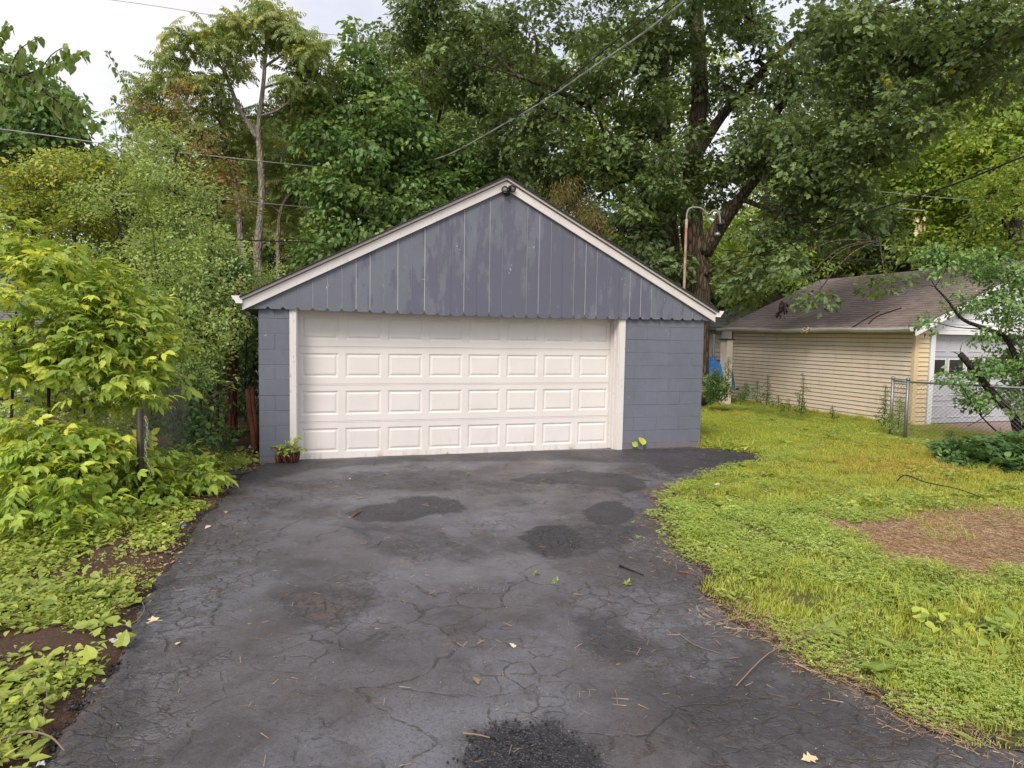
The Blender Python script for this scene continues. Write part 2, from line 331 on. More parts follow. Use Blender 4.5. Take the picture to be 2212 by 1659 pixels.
class LB:                                       # collects leaves with per-leaf tint
    def __init__(s): s.V = []; s.F = []; s.T = []; s.k = 0
    def put(s, tmpl, pos, sc, Fm, tint):
        V, F = tmpl; q = (V*sc) @ Fm + pos; s.V.append(q); s.F += [tuple(i+s.k for i in f) for f in F]; s.T.append(np.full(len(V), tint)); s.k += len(V)
    def tube(s, a, b, r):
        a = np.array(a, float); b = np.array(b, float); d = b-a; d /= np.linalg.norm(d)+1e-9; u = np.cross(d, (0, .3, 1)); u /= np.linalg.norm(u)+1e-9; v = np.cross(d, u)
        q = [a+r*(u*math.cos(t)+v*math.sin(t)) for t in (0, 2.1, 4.2)] + [b+r*.6*(u*math.cos(t)+v*math.sin(t)) for t in (0, 2.1, 4.2)]
        s.V.append(np.array(q)); s.F += [tuple(i+s.k for i in f) for f in ((0, 1, 4, 3), (1, 2, 5, 4), (2, 0, 3, 5))]; s.T.append(np.full(6, .05)); s.k += 6
    def mesh(s, name, mat):
        me = bpy.data.meshes.new(name); V = np.concatenate(s.V); me.from_pydata(V.tolist(), [], s.F); me.materials.append(mat)
        at = me.attributes.new('tint', 'FLOAT', 'POINT'); at.data.foreach_set('value', np.concatenate(s.T).astype(np.float32)); me.update(); return me
R_ = random.random
def U(a, b): return a+(b-a)*R_()
def spray(tmpl, n, r, size, flat=.6, pitch=(-.9, .15), twigs=6):
    lb = LB()
    for _ in range(twigs):
        a = U(0, 6.28); e = U(-.4, .6); q = (r*U(.6, .95)*math.cos(a), r*U(.6, .95)*math.sin(a), r*flat*e); lb.tube((0, 0, 0), q, .004+r*.006)
    for _ in range(n):
        a = U(0, 6.28); rr = r*R_()**.45; z = r*flat*(U(-1, 1)*math.sqrt(max(0, 1-(rr/r)**2))+U(-.15, .15))
        pos = np.array((rr*math.cos(a), rr*math.sin(a), z)); lb.put(tmpl, pos, size*U(.65, 1.2), frame(a+U(-1.1, 1.1), U(*pitch), U(-.7, .7)), R_())
    return lb
def pinnate(lb, base, az, length, n, size, pitch=.35, tmpl=None, droop=1.2, tint=None):
    p = np.array(base, float); pt = pitch; st = length/n; t0 = R_() if tint is None else tint
    for i in range(n):
        d = np.array((math.cos(az)*math.cos(pt), math.sin(az)*math.cos(pt), math.sin(pt))); q = p+d*st; lb.tube(p, q, .0025)
        s_ = size*(.75+.5*math.sin(math.pi*(i+1)/(n+1)))
        for sg in (-1, 1): lb.put(tmpl, q, s_, frame(az+sg*U(1.0, 1.35), pt-U(.35, .6), sg*.2), min(1, max(0, t0+U(-.2, .2))))
        p = q; pt -= droop/n
    lb.put(tmpl, p, size*.8, frame(az, pt-.2, 0), t0)
def compound(lb, base, az, pt, size, k, tmpl, tint):      # 3 or 5 leaflets on a stalk
    base = np.array(base, float); d = np.array((math.cos(az)*math.cos(pt), math.sin(az)*math.cos(pt), math.sin(pt))); L1 = size*.75
    q = base+d*L1; lb.tube(base, q, size*.018)
    for sg in (-1, 1): lb.put(tmpl, q, size*U(.72, .9), frame(az+sg*U(.75, 1.1), pt-U(.25, .6), sg*.3), min(1, max(0, tint+U(-.15, .15))))
    if k >= 5:
        q2 = base+d*L1*.6
        for sg in (-1, 1): lb.put(tmpl, q2, size*U(.5, .7), frame(az+sg*U(1., 1.4), pt-U(.3, .6), sg*.3), min(1, max(0, tint+U(-.15, .15))))
    q3 = q+d*size*.25; lb.tube(q, q3, size*.014); lb.put(tmpl, q3, size, frame(az+U(-.1, .1), pt-U(.3, .7), U(-.25, .25)), tint)
OV = ovate(.5); OVW = ovate(.62, .1, 3); NARROW = ovate(.3, .1, 2); OAK = lobed(); HE = heart(); TO = toothed(); SMALL = ovate(.55, .1, 2)
COLS = {}
def library(key, makers, mat):
    col = bpy.data.collections.new(key)
    for i, mk in enumerate(makers):
        o = bpy.data.objects.new('%s_piece.%03d' % (key, i), mk().mesh(key, mat)); col.objects.link(o)
    ng = bpy.data.node_groups.new(key, 'GeometryNodeTree'); ng.interface.new_socket('Geometry', in_out='INPUT', socket_type='NodeSocketGeometry'); ng.interface.new_socket('Geometry', in_out='OUTPUT', socket_type='NodeSocketGeometry')
    N = ng.nodes; gi = N.new('NodeGroupInput'); go = N.new('NodeGroupOutput'); ip = N.new('GeometryNodeInstanceOnPoints'); ci = N.new('GeometryNodeCollectionInfo')
    ci.inputs[0].default_value = col; ci.inputs['Separate Children'].default_value = True; ci.inputs['Reset Children'].default_value = True
    def at(nm, ty):
        a = N.new('GeometryNodeInputNamedAttribute'); a.data_type = ty; a.inputs[0].default_value = nm; return a.outputs[0]
    er = N.new('FunctionNodeEulerToRotation'); l = ng.links.new
    l(at('rot', 'FLOAT_VECTOR'), er.inputs[0]); l(er.outputs[0], ip.inputs['Rotation']); l(at('scl', 'FLOAT'), ip.inputs['Scale']); l(at('idx', 'INT'), ip.inputs['Instance Index'])
    ip.inputs['Pick Instance'].default_value = True; l(gi.outputs[0], ip.inputs['Points']); l(ci.outputs[0], ip.inputs['Instance']); l(ip.outputs[0], go.inputs[0])
    COLS[key] = (ng, len(makers), col)
def scatter(name, key, pts, scl, parent=None, tilt=.45, tone=None, stuff=True, rotz=None):
    ng, k, _ = COLS[key]; pts = np.asarray(pts, float); n = len(pts); org = np.array(WO[parent.name]) if parent is not None else np.zeros(3)
    me = bpy.data.meshes.new(name); me.vertices.add(n); me.vertices.foreach_set('co', (pts-0).ravel())
    rot = np.stack([rng.normal(0, tilt, n), rng.normal(0, tilt, n), rng.uniform(0, 6.283, n) if rotz is None else rotz], 1)
    a = me.attributes.new('rot', 'FLOAT_VECTOR', 'POINT'); a.data.foreach_set('vector', rot.ravel())
    a = me.attributes.new('scl', 'FLOAT', 'POINT'); a.data.foreach_set('value', np.broadcast_to(scl, (n,)).astype(np.float32))
    a = me.attributes.new('idx', 'INT', 'POINT'); a.data.foreach_set('value', rng.integers(0, k, n).astype(np.int32))
    a = me.attributes.new('tone', 'FLOAT', 'POINT'); a.data.foreach_set('value', (np.zeros(n) if tone is None else tone).astype(np.float32))
    o = bpy.data.objects.new(name, me); link(o, parent, (0, 0, 0)); md = o.modifiers.new('scatter', 'NODES'); md.node_group = ng
    if stuff: o['kind'] = 'stuff'
    return o
def mk_pinn(n, L_, cnt, size):
    def f():
        lb = LB()
        for i in range(n): pinnate(lb, (U(-.1, .1), U(-.1, .1), U(-.05, .1)), i*6.28/n+U(-.3, .3), L_*U(.7, 1.1), cnt, size, U(0, .8), NARROW, U(.9, 1.7))
        return lb
    return f
def mk_cmp(n, r, size, k):
    def f():
        lb = LB()
        for _ in range(n):
            a = U(0, 6.28); rr = r*R_()**.5; compound(lb, (rr*math.cos(a)*.6, rr*math.sin(a)*.6, U(-.5, .5)*r), a+U(-.7, .7), U(-.3, .5), size*U(.5, 1.3), k, TO, R_())
        return lb
    return f
library('oak_foliage', [lambda: spray(OAK, 85, .48, .17, .55) for _ in range(6)], M['oak'])
library('elm_foliage', [lambda: spray(OVW, 80, .46, .15, .55, (-1.2, 0)) for _ in range(5)], M['elm'])
library('pinnate_foliage', [mk_pinn(9, .55, 8, .12) for _ in range(5)], M['sumac'])
library('far_foliage', [lambda: spray(OV, 80, .55, .16, .6) for _ in range(4)], M['fartree'])
library('light_foliage', [lambda: spray(OV, 80, .5, .14, .5) for _ in range(4)], M['lighttree'])
library('honeysuckle_foliage', [lambda: spray(SMALL, 110, .30, .058, .8, (-.8, .6), 9) for _ in range(5)], M['honey'])
library('yellow_foliage', [lambda: spray(OV, 70, .28, .075, .5, (-.8, .3), 7) for _ in range(4)], M['yellowsh'])
library('rust_foliage', [lambda: spray(SMALL, 90, .3, .06, .4, (-.8, .3), 8) for _ in range(4)], M['rustsh'])
library('vine_foliage', [lambda: spray(HE, 40, .24, .075, .9, (-1.4, -.2), 5) for _ in range(5)], M['darkvine'])
library('boxelder_foliage', [mk_cmp(11, .22, .105, 5) for _ in range(5)], M['boxelder'])
library('boxelder_low_foliage', [mk_cmp(11, .2, .105, 5 if R_() < .5 else 3) for _ in range(5)], M['boxelder2'])
library('lilac_foliage', [lambda: spray(HE, 42, .22, .075, .75, (-1.3, .1), 6) for _ in range(5)], M['lilac'])
library('conifer_foliage', [lambda: spray(ovate(.12, .05, 1), 160, .4, .14, .7, (-1.5, -.6), 6) for _ in range(3)], M['spruce'])
def mk_grass(n, r, h, wd=.0035):
    def f():
        lb = LB()
        for _ in range(n):
            a = U(0, 6.28); rr = r*R_()**.5; x, y = rr*math.cos(a), rr*math.sin(a); b = U(0, 6.28); hh = h*U(.45, 1.15); ln = hh*U(.2, 1.0); s_ = wd*U(.7, 1.3)
            dx, dy = math.cos(b), math.sin(b); V = np.array([(x-dy*s_, y+dx*s_, 0), (x+dy*s_, y-dx*s_, 0), (x+dx*ln*.35+dy*s_*.8, y+dy*ln*.35-dx*s_*.8, hh*.62), (x+dx*ln*.35-dy*s_*.8, y+dy*ln*.35+dx*s_*.8, hh*.62), (x+dx*ln, y+dy*ln, hh*.95)])
            lb.put((V, [(0, 1, 2, 3), (3, 2, 4)]), 0, 1, np.eye(3), R_())
        return lb
    return f
def mk_clover(n, r):
    lf = (np.array([(0, 0, 0), (.6, .42, .08), (1, .25, .1), (.92, 0, .02), (1, -.25, .1), (.6, -.42, .08)]), [(0, 3, 2, 1), (0, 5, 4, 3)])
    def f():
        lb = LB()
        for _ in range(n):
            a = U(0, 6.28); rr = r*R_()**.5; h = U(.015, .055); p = np.array((rr*math.cos(a), rr*math.sin(a), h)); b = U(0, 6.28); s_ = U(.007, .0145); t = R_(); tl = U(-.4, .4)
            for k in range(3): lb.put(lf, p, s_, frame(b+k*2.09, U(-.1, .25)+tl*math.cos(k*2.09), 0), t)
        return lb
    return f
def mk_rosette(n, size, up=.5):
    def f():
        lb = LB()
        for i in range(n): lb.put(ovate(.42, .12, 3, droop=.35), np.array((0, 0, .01)), size*U(.6, 1.15), frame(i*6.28/n+U(-.3, .3), U(.1, up+.3), U(-.2, .2)), R_())
        return lb
    return f
def mk_creep(n, r, size):
    def f():
        lb = LB()
        for _ in range(n):
            a = U(0, 6.28); rr = r*R_()**.5; lb.put(HE if R_() < .5 else OV, np.array((rr*math.cos(a), rr*math.sin(a), U(.01, .06))), size*U(.5, 1.3), frame(U(0, 6.28), U(-.3, .5), U(-.4, .4)), R_())
        return lb
    return f
library('grass_tuft', [mk_grass(85, .17, .042, .003) for _ in range(4)]+[mk_grass(60, .14, .062, .003) for _ in range(2)], M['grass'])
library('long_grass', [mk_grass(45, .09, .12, .0028) for _ in range(4)], M['grass'])
library('clover_tuft', [mk_clover(105, .16) for _ in range(5)], M['clover'])
library('weed_rosette', [mk_rosette(7, .085), mk_rosette(9, .11), mk_rosette(6, .07, .9), mk_creep(26, .13, .045), mk_creep(22, .12, .06)], M['weed'])
library('creeping_weed', [mk_creep(60, .17, .024) for _ in range(2)]+[mk_creep(44, .17, .036) for _ in range(2)]+[mk_creep(20, .15, .062) for _ in range(2)], M['weed'])
library('ivy_cover', [mk_creep(44, .2, .085) for _ in range(4)], M['ground_ivy'])
library('dead_leaf_litter', [mk_creep(9, .2, .045) for _ in range(4)], M['deadleaf'])
def mk_straw(n, r):
    def f():
        lb = LB()
        for _ in range(n):
            a = U(0, 6.28); rr = r*R_()**.5; b = U(0, 6.28); l = U(.02, .08); x, y, z = rr*math.cos(a), rr*math.sin(a), U(.002, .012); w_ = .0012
            dx, dy = math.cos(b), math.sin(b); lb.put((np.array([(x-dy*w_, y+dx*w_, z), (x+dy*w_, y-dx*w_, z), (x+dx*l+dy*w_, y+dy*l-dx*w_, z+U(-.001, .008)), (x+dx*l-dy*w_, y+dy*l+dx*w_, z+.002)]), [(0, 1, 2, 3)]), 0, 1, np.eye(3), R_())
        return lb
    return f
library('straw_single', [mk_straw(2, .12) for _ in range(5)], M['straw'])
library('straw_bits', [mk_straw(30, .18) for _ in range(3)], M['straw'])
# ------------------------------------------------------------------ ground and driveway
LE = [(.35, .2), (0, .02), (-.24, -.11), (-1.21, -.27), (-2.01, -.31), (-2.56, -.43), (-3.18, -.52), (-4.11, -.57), (-4.8, -.6), (-5.4, -.61), (-6.4, -.65), (-8, -.7), (-13, -.8)]
RE = [(.35, 6.4), (0, 6.6), (-.16, 6.7), (-.6, 7.1), (-.95, 7.22), (-1.3, 6.9), (-1.8, 5.89), (-2.46, 4.91), (-3.05, 4.3), (-3.67, 3.88), (-4.27, 3.6), (-5.01, 3.35), (-5.59, 3.16), (-6.07, 3.04), (-6.45, 3.02), (-6.78, 3.05), (-7.4, 3.1), (-7.68, 3.29), (-9, 3.8), (-13, 4.5)]
def edge(tab, y): t = sorted(tab); return np.interp(y, [a for a, b in t], [b for a, b in t])
def Lx(y): return edge(LE, y)+(vnoise(y, y*0, 5, 3)-.5)*.10+(vnoise(y, y*0, 19, 4)-.5)*.06+(vnoise(y, y*0, 55, 14)-.5)*.03
def Rx(y): return edge(RE, y)+(vnoise(y, y*0, 3.3, 5)-.5)*.16+(vnoise(y, y*0, 17, 6)-.5)*.07+(vnoise(y, y*0, 50, 16)-.5)*.03
def lawn_z(x, y): return -.10*sm(6.8, 12.5, x)+.02*(vnoise(x, y, .8, 2)-.5)+.012*(vnoise(x, y, 4, 9)-.5)
PATCH = {k: gp(v) for k, v in {
 'p1': [(748,1112),(790,1095),(850,1088),(870,1078),(940,1073),(990,1085),(1012,1102),(985,1112),(930,1112),(905,1125),(850,1130),(780,1130)],
 'p2': [(1095,1040),(1150,1025),(1250,1018),(1350,1025),(1400,1040),(1385,1062),(1340,1070),(1330,1055),(1230,1048),(1150,1048)],
 'p3': [(1262,1105),(1285,1090),(1330,1083),(1362,1098),(1368,1120),(1340,1138),(1290,1140),(1262,1125)],
 'p4': [(1122,1165),(1160,1142),(1220,1140),(1258,1160),(1262,1185),(1225,1205),(1180,1205),(1145,1190)],
 'p4b': [(1122,1165),(1160,1142),(1220,1140),(1300,1138),(1365,1140),(1375,1170),(1330,1190),(1260,1205),(1180,1214),(1145,1195)],
 'p5': [(990,1650),(1015,1600),(1060,1588),(1090,1566),(1150,1578),(1195,1566),(1240,1600),(1290,1622),(1310,1660),(1350,1720),(980,1720)],
 'apron': [(563,1003),(760,990),(1000,975),(1513,969),(1660,985),(1600,1005),(1450,1030),(1400,1004),(1200,997),(900,1000),(700,1014),(520,1052),(480,1045)],
 'left': [(500,1045),(540,1050),(470,1130),(410,1230),(370,1330),(340,1450),(310,1700),(60,1700),(215,1440),(330,1225),(430,1110)],
 'b1': [(570,1290),(640,1268),(790,1265),(850,1292),(790,1335),(730,1375),(640,1360)], 'b2': [(1090,1000),(1180,992),(1230,1002),(1190,1018),(1110,1016)],
 'b3': [(1380,1060),(1450,1040),(1470,1075),(1430,1120),(1400,1100)], 'b4': [(1660,1370),(1740,1390),(1850,1450),(1980,1530),(1950,1560),(1820,1490),(1700,1430)],
 'd1': [(1230,1330),(1320,1330),(1380,1370),(1400,1420),(1330,1450),(1250,1400)], 'd2': [(1480,1450),(1700,1470),(2000,1560),(2212,1650),(1500,1700),(1380,1560)], 'd3': [(740,1140),(960,1135),(1000,1180),(900,1220),(780,1190)], 'd4': [(720,1020),(1000,1015),(1080,1050),(950,1070),(760,1060)]}.items()}
ny, nx = 620, 440
ys = .3-(.3+12.5)*(np.linspace(0, 1, ny)); ys = np.where(ys < -8.2, ys, ys)
T = np.linspace(0, 1, nx); Y = np.repeat(ys[:, None], nx, 1); l_ = Lx(ys)[:, None]; r_ = Rx(ys)[:, None]; X = l_+(r_-l_)*T[None, :]
def pm(k, s_=.06): return sm(-s_, s_, polydist(X, Y, PATCH[k])+(vnoise(X, Y, 9, 7)-.5)*.07+(vnoise(X, Y, 30, 8)-.5)*.03)
dark = np.maximum.reduce([pm('p1', .05)*.8, pm('p2', .05)*.75, pm('p3', .04)*.9, pm('p4', .04)*1., pm('p4b', .05)*.55, pm('p5', .09)*.9, pm('apron', .12)*.62, pm('left', .2)*.65, pm('d1', .10)*.62, pm('d2', .2)*.55, pm('d3', .12)*.55, pm('d4', .12)*.5, pm('b1', .15)*.62])
coarse = np.maximum.reduce([pm('p5', .10), pm('p4', .05)*.6, pm('p3', .05)*.3, pm('p1', .05)*.3, pm('p4b', .06)*.25])
brown = np.maximum.reduce([pm('b1', .30)*.75, pm('b2', .1)*.7, pm('b3', .12), pm('b4', .15), pm('d2', .3)*.45, sm(.28, 0, X-l_)*.75, sm(.3, 0, r_-X)*.8])
crk = np.maximum.reduce([.25+0*X, sm(1.2, .1, X-l_)*.8, sm(2.0, .2, r_-X)*.95, pm('b1', .4)*.8, pm('apron', .4)*.2, .7*sm(1.5, .2, abs(Y+1.9))])
edgeD = np.minimum(X-l_, r_-X)
Z = .012+.010*(vnoise(X, Y, .9, 1)-.5)+.004*(vnoise(X, Y, 6, 2)-.5)-.035*sm(.07, 0, edgeD)+coarse*.009*(vnoise(X, Y, 48, 3)-.3)+coarse*.005*(vnoise(X, Y, 90, 5)-.5)-.02*sm(-.05, .3, Y)
n = NT('old_sealed_asphalt'); da = n.attr('dark'); co = n.attr('coarse'); br = n.attr('brown'); ck = n.attr('crack')
flat = n.map((1, 1, 0))
base = n.ramp(n.noise(1.1, n.warp(flat, 1.5, .4), 8, .68), [(.36, (.046, .041, .044)), (.47, (.088, .084, .094)), (.58, (.125, .123, .140))])
base = n.mix(n.math('MULTIPLY', n.ramp(n.noise(.55, n.map((1, 1, 0), (7, 3, 0)), 5, .6), [(.46, 0), (.6, 1)]), .6), base, (.066, .052, .048))
base = n.mix(n.ramp(n.math('ADD', n.noise(3.2, flat, 7, .7), n.math('MULTIPLY', ck, .10)), [(.57, 0), (.66, .55)]), base, (.05, .043, .042))
dn = n.math('ADD', da, n.math('MULTIPLY', n.math('SUBTRACT', n.noise(11, flat, 10, .82), .5), 1.5))
base = n.mix(n.ramp(dn, [(.30, 0), (.62, .82)]), base, (.030, .027, .031))
bn = n.math('ADD', br, n.math('MULTIPLY', n.math('SUBTRACT', n.noise(6, flat, 6, .7), .5), 1.3))
base = n.mix(n.ramp(bn, [(.55, 0), (1.0, .55)]), base, (.17, .105, .07))
# cracks: jagged cell borders at two sizes
w1 = n.warp(n.warp(n.warp(flat, 2.2, .35), 13, .030), 55, .018); w2 = n.warp(n.warp(n.warp(flat, 5, .14), 26, .014), 90, .010)
v1 = n.vor(1.9, w1); v2 = n.vor(6.5, w2); v3 = n.vor(15, n.warp(flat, 30, .03))
m1 = n.ramp(n.noise(.9, n.map((1, 1, 0), (2, 5, 0)), 4, .6), [(.49, 0), (.57, 1)]); m2 = n.ramp(n.math('ADD', n.noise(1.4, n.map((1, 1, 0), (4, 1, 0)), 4, .6), n.math('MULTIPLY', ck, .22)), [(.59, 0), (.69, 1)])
m3 = n.ramp(n.math('ADD', n.noise(2.0, n.map((1, 1, 0), (9, 1, 0)), 3), n.math('MULTIPLY', ck, .2)), [(.62, 0), (.72, 1)])
c1 = n.math('MULTIPLY', n.ramp(v1, [(.0, 1), (.006, .9), (.019, 0)]), n.math('MAXIMUM', m1, n.math('MULTIPLY', m2, .6)))
c2 = n.math('MULTIPLY', n.ramp(v2, [(.0, 1), (.018, .8), (.052, 0)]), m2); c3 = n.math('MULTIPLY', n.ramp(v3, [(.0, 1), (.1, 0)]), n.math('MULTIPLY', m3, .6))
crack = n.math('MAXIMUM', n.math('MAXIMUM', c1, c2), c3); crack = n.math('MULTIPLY', crack, n.ramp(n.noise(14, flat, 4, .7), [(.40, .0), (.54, 1)]))
base = n.mix(n.math('MULTIPLY', crack, .88), base, n.mix(n.ramp(n.noise(2.5, flat), [(.4, 0), (.6, 1)]), (.014, .012, .012), (.045, .028, .02)))
crum = n.math('MULTIPLY', n.ramp(n.noise(26, flat, 8, .82), [(.52, 0), (.60, 1)]), n.ramp(n.math('ADD', ck, n.math('MULTIPLY', n.noise(1.6, flat, 4), .8)), [(.75, 0), (1.15, .7)])); base = n.mix(crum, base, (.038, .030, .028)); ag = n.vor(130, flat, 'F1'); grit = n.noise(95, flat, 6, .75)
base = n.mix(n.ramp(grit, [(.54, 0), (.61, .8)]), base, (.02, .018, .02)); base = n.mix(n.ramp(n.noise(60, n.map((1, 1, 0), (3, 3, 0)), 3, .8), [(.70, 0), (.74, .55)]), base, (.3, .27, .25))
pit = n.ramp(n.noise(38, flat, 5, .75), [(.36, 0), (.46, 1)])
h = n.math('ADD', n.math('MULTIPLY', grit, .45), n.math('MULTIPLY', pit, .5)); h = n.math('SUBTRACT', h, n.math('MULTIPLY', crack, 2.4))
h = n.math('ADD', h, n.math('MULTIPLY', n.ramp(n.vor(62, n.warp(flat, 30, .01), 'F1'), [(0, 1), (.6, 0)]), n.math('MULTIPLY', co, 2.6)))
h = n.math('ADD', h, n.math('MULTIPLY', n.noise(7, flat, 5, .6), 1.2))
base = n.mix(n.math('MULTIPLY', co, n.ramp(n.vor(62, n.warp(flat, 30, .01), 'F1'), [(.25, 0), (.6, .9)])), base, (.010, .009, .011))
M['asphalt'] = n.fin(base, n.math('ADD', n.ramp(n.noise(2, flat, 5), [(.35, .40), (.65, .60)]), n.math('MULTIPLY', da, .12)), n.bump(h, .75, .006), .55)
dw = grid_mesh('driveway', X, Y, Z, M['asphalt'], {'dark': dark, 'coarse': coarse, 'brown': brown, 'crack': crk}); dw['kind'] = 'structure'; dw['label'] = 'cracked dark asphalt driveway with patched pot holes'

BARE = [(5.12, -4.51), (5.69, -4.22), (6.52, -4.20), (7.6, -4.4), (8.4, -4.9), (7.6, -5.9), (6.4, -6.4), (5.61, -6.12), (5.25, -5.82), (5.02, -5.52), (4.94, -5.13)]
def axis(a, b, fine, lo, hi):
    s = list(np.arange(lo, hi+1e-6, fine)); x = lo; st = fine
    while x > a: st *= 1.25; x -= st; s.insert(0, x)
    x = hi; st = fine
    while x < b: st *= 1.25; x += st; s.append(x)
    return np.array(s)
gx = axis(-160, 220, .07, -4.5, 14); gy = axis(-60, 300, .07, -10.5, 9); GX, GY = np.meshgrid(gx, gy)
inside = (GX > Lx(GY)+.05) & (GX < Rx(GY)-.05) & (GY < .45)
dist_r = GX-Rx(GY); dist_l = Lx(GY)-GX
lawn = sm(-.02, .15, dist_r)*(GY < .2)+1.*((GY >= .2) & (GX > 6.6)); lawn = np.clip(lawn, 0, 1)
bare = sm(-.2, .25, polydist(GX, GY, BARE)+(vnoise(GX, GY, 3, 1)-.5)*.5)
GZ = lawn_z(GX, GY); GZ = np.where(GX < Lx(GY), .02*(vnoise(GX, GY, 2, 4))+.035*(vnoise(GX, GY, 9, 5)-.4)*sm(.0, .25, dist_l)+.02*sm(0, .5, dist_l), GZ)
GZ = np.where(inside, -.05, GZ); GZ = np.where((GX > -.1) & (GX < 6.8) & (GY > -.0), -.06, GZ)
# low mound of dug soil on the left verge
mo = G(120, 1420); GZ += .07*np.exp(-(((GX-mo.x)/.28)**2+((GY-mo.y)/.3)**2))*(~inside)
n = NT('soil_and_turf'); la = n.attr('lawn'); ba = n.attr('bare'); fl = n.map((1, 1, 0))
soil = n.mix(n.noise(5, fl, 6, .7), (.045, .024, .017), (.125, .07, .048)); soil = n.mix(n.ramp(n.noise(40, fl, 5, .7), [(.55, 0), (.7, .7)]), soil, (.22, .14, .095))
turf = n.mix(n.noise(3, fl, 5, .6), (.06, .075, .018), (.17, .16, .045)); strw = n.mix(n.noise(24, fl, 6, .75), (.13, .05, .032), (.72, .36, .20))
soil = n.mix(n.ramp(n.noise(17, fl, 6, .75), [(.56, 0), (.62, .8)]), soil, (.055, .075, .02)); c = n.mix(la, soil, turf); c = n.mix(n.math('MULTIPLY', ba, n.ramp(n.noise(2.2, fl, 5, .6), [(.35, .35), (.55, 1)])), c, strw)
M['ground'] = n.fin(c, .92, n.bump(n.noise(30, fl, 7, .75), .9, .03), .2)
gr = grid_mesh('ground', GX, GY, GZ, M['ground'], {'lawn': lawn, 'bare': bare}); gr['kind'] = 'structure'; gr['label'] = 'dark soil and turf of the yard'

# ------------------------------------------------------------------ grey garage
W = 6.725; CO = .2032; DEP = 6.9; RX = 3.33; RZ = 3.995; EL = -.19; ER = 6.867
g = thing('grey_garage', 'grey painted block garage with plank gable and wide cream door', 'garage', (W/2, 0, 0))
for xa_, xb_ in ((.004, .389), (5.318, W-.004)): MB().box((xa_, .004, -.1), (xb_, .012, 2.2)).build('painted_mortar', M['block'], g)
wall = MB().box((.004, .0125, -.1), (.39, .19, 2.2)).box((5.325, .0125, -.1), (W-.004, .19, 2.2)).box((.39, .012, 2.085), (5.325, .19, 2.2)).box((.002, .19, -.1), (.19, DEP, 2.14)).box((W-.19, .19, -.1), (W-.002, DEP, 2.14)).box((.19, DEP-.19, -.1), (W-.19, DEP-.002, 2.14)).build('wall', M['concrete'], g)
def block_mesh(wd):
    return MB().box((.0018, 0, .0018), (wd-.0018, .1, CO-.0018)).mesh('block', M['block'])
BM = {}
def put_block(x0, x1, z):
    wd = round(x1-x0, 3)
    if wd < .03: return
    if wd not in BM: BM[wd] = block_mesh(wd)
    o = inst('block', BM[wd], wall, (x0, U(-.003, .002), z+U(-.0015, .0015)), (U(-.006, .006), 0, U(-.004, .004)))
    b = o.modifiers.new('bevel', 'BEVEL'); b.width = .0035; b.segments = 2
for k in range(-1, 10):
    z = k*CO+.09
    if k % 2: js = [0, .2032, .388]
    else: js = [0, .388]
    for a, b in zip(js[:-1], js[1:]): put_block(a, b, z)
    js = [W]; x = W-(.4064 if k % 2 else .2032)
    while x > 5.345: js.append(x); x -= .4064
    js.append(5.318)
    for a, b in zip(js[1:], js[:-1]): put_block(a, b, z)
side = MB()
for k in range(-1, 10):
    y = .19 if k % 2 else -.01
    while y < DEP:
        y1 = min(y+.4064, DEP); y0 = max(y, .105)
        for x0, x1 in ((-.002, .05), (W-.05, W+.002)): side.box((x0, y0+.003, k*CO+.093), (x1, y1-.003, (k+1)*CO+.087))
        y = y1
side.build('side_block', M['block'], wall, stuff=True)
def roofz(x): return RZ-(RX-x)*(RZ-2.197)/(RX-EL) if x < RX else RZ-(x-RX)*(RZ-2.2)/(ER-RX)
gable = MB().prism([(-.02, 2.072), (6.7, 2.072), (RX, RZ-.19)], -.0462, -.010).build('gable', M['trim'], g)
x = -.067-.187; k = 0
while x < 6.9:
    x0, x1 = x+U(.0004, .0048), x+.187-U(.0004, .0048); x0_, x1_ = max(x0, -.17), min(x1, 6.84); c = .032
    zb = 2.028+.012*math.cos(x)+U(-.004, .004)-.008*math.sin(x*math.pi/6.7)
    top = lambda q: roofz(q)-.16
    if x1_-x0_ > .02 and max(top(x0_), top(x1_)) > zb+.02:
        if x0 < -.17 or x1 > 6.84: poly = [(x0_, zb), (x1_, zb), (x1_, max(zb+.01, top(x1_))), (x0_, max(zb+.01, top(x0_)))]
        else:
            poly = [(x0, zb+c), (x0+c, zb), (x1-c, zb), (x1, zb+c), (x1, top(x1))]
            if x0 < RX < x1: poly.append((RX, top(RX)))
            poly.append((x0, top(x0)))
        yy = -.052+U(-.0018, .0018)
        b = MB().prism(poly, yy, -.030).build('siding_board', M['boards'], gable, org=(x0, 0, 2.05), bevel=.0025)
    x += .187
def rake(o0, o1, y0, y1, name, mat, ext=0.):
    for sgn in (0, 1):
        if sgn == 0: xs = [(EL-ext, RX-.0008)]; poly = [(EL-ext, roofz(EL-ext)-o1), (RX-.0008, RZ-o1), (RX-.0008, RZ-o0), (EL-ext, roofz(EL-ext)-o0)]
        else: poly = [(RX+.0008, RZ-o1), (ER+ext, roofz(ER+ext)-o1), (ER+ext, roofz(ER+ext)-o0), (RX+.0008, RZ-o0)]
        MB().prism(poly, y0, y1).build(name, mat, g, bevel=.002)
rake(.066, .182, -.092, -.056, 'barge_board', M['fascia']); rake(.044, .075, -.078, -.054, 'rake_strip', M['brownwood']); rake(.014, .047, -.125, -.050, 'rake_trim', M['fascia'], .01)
roof = MB()
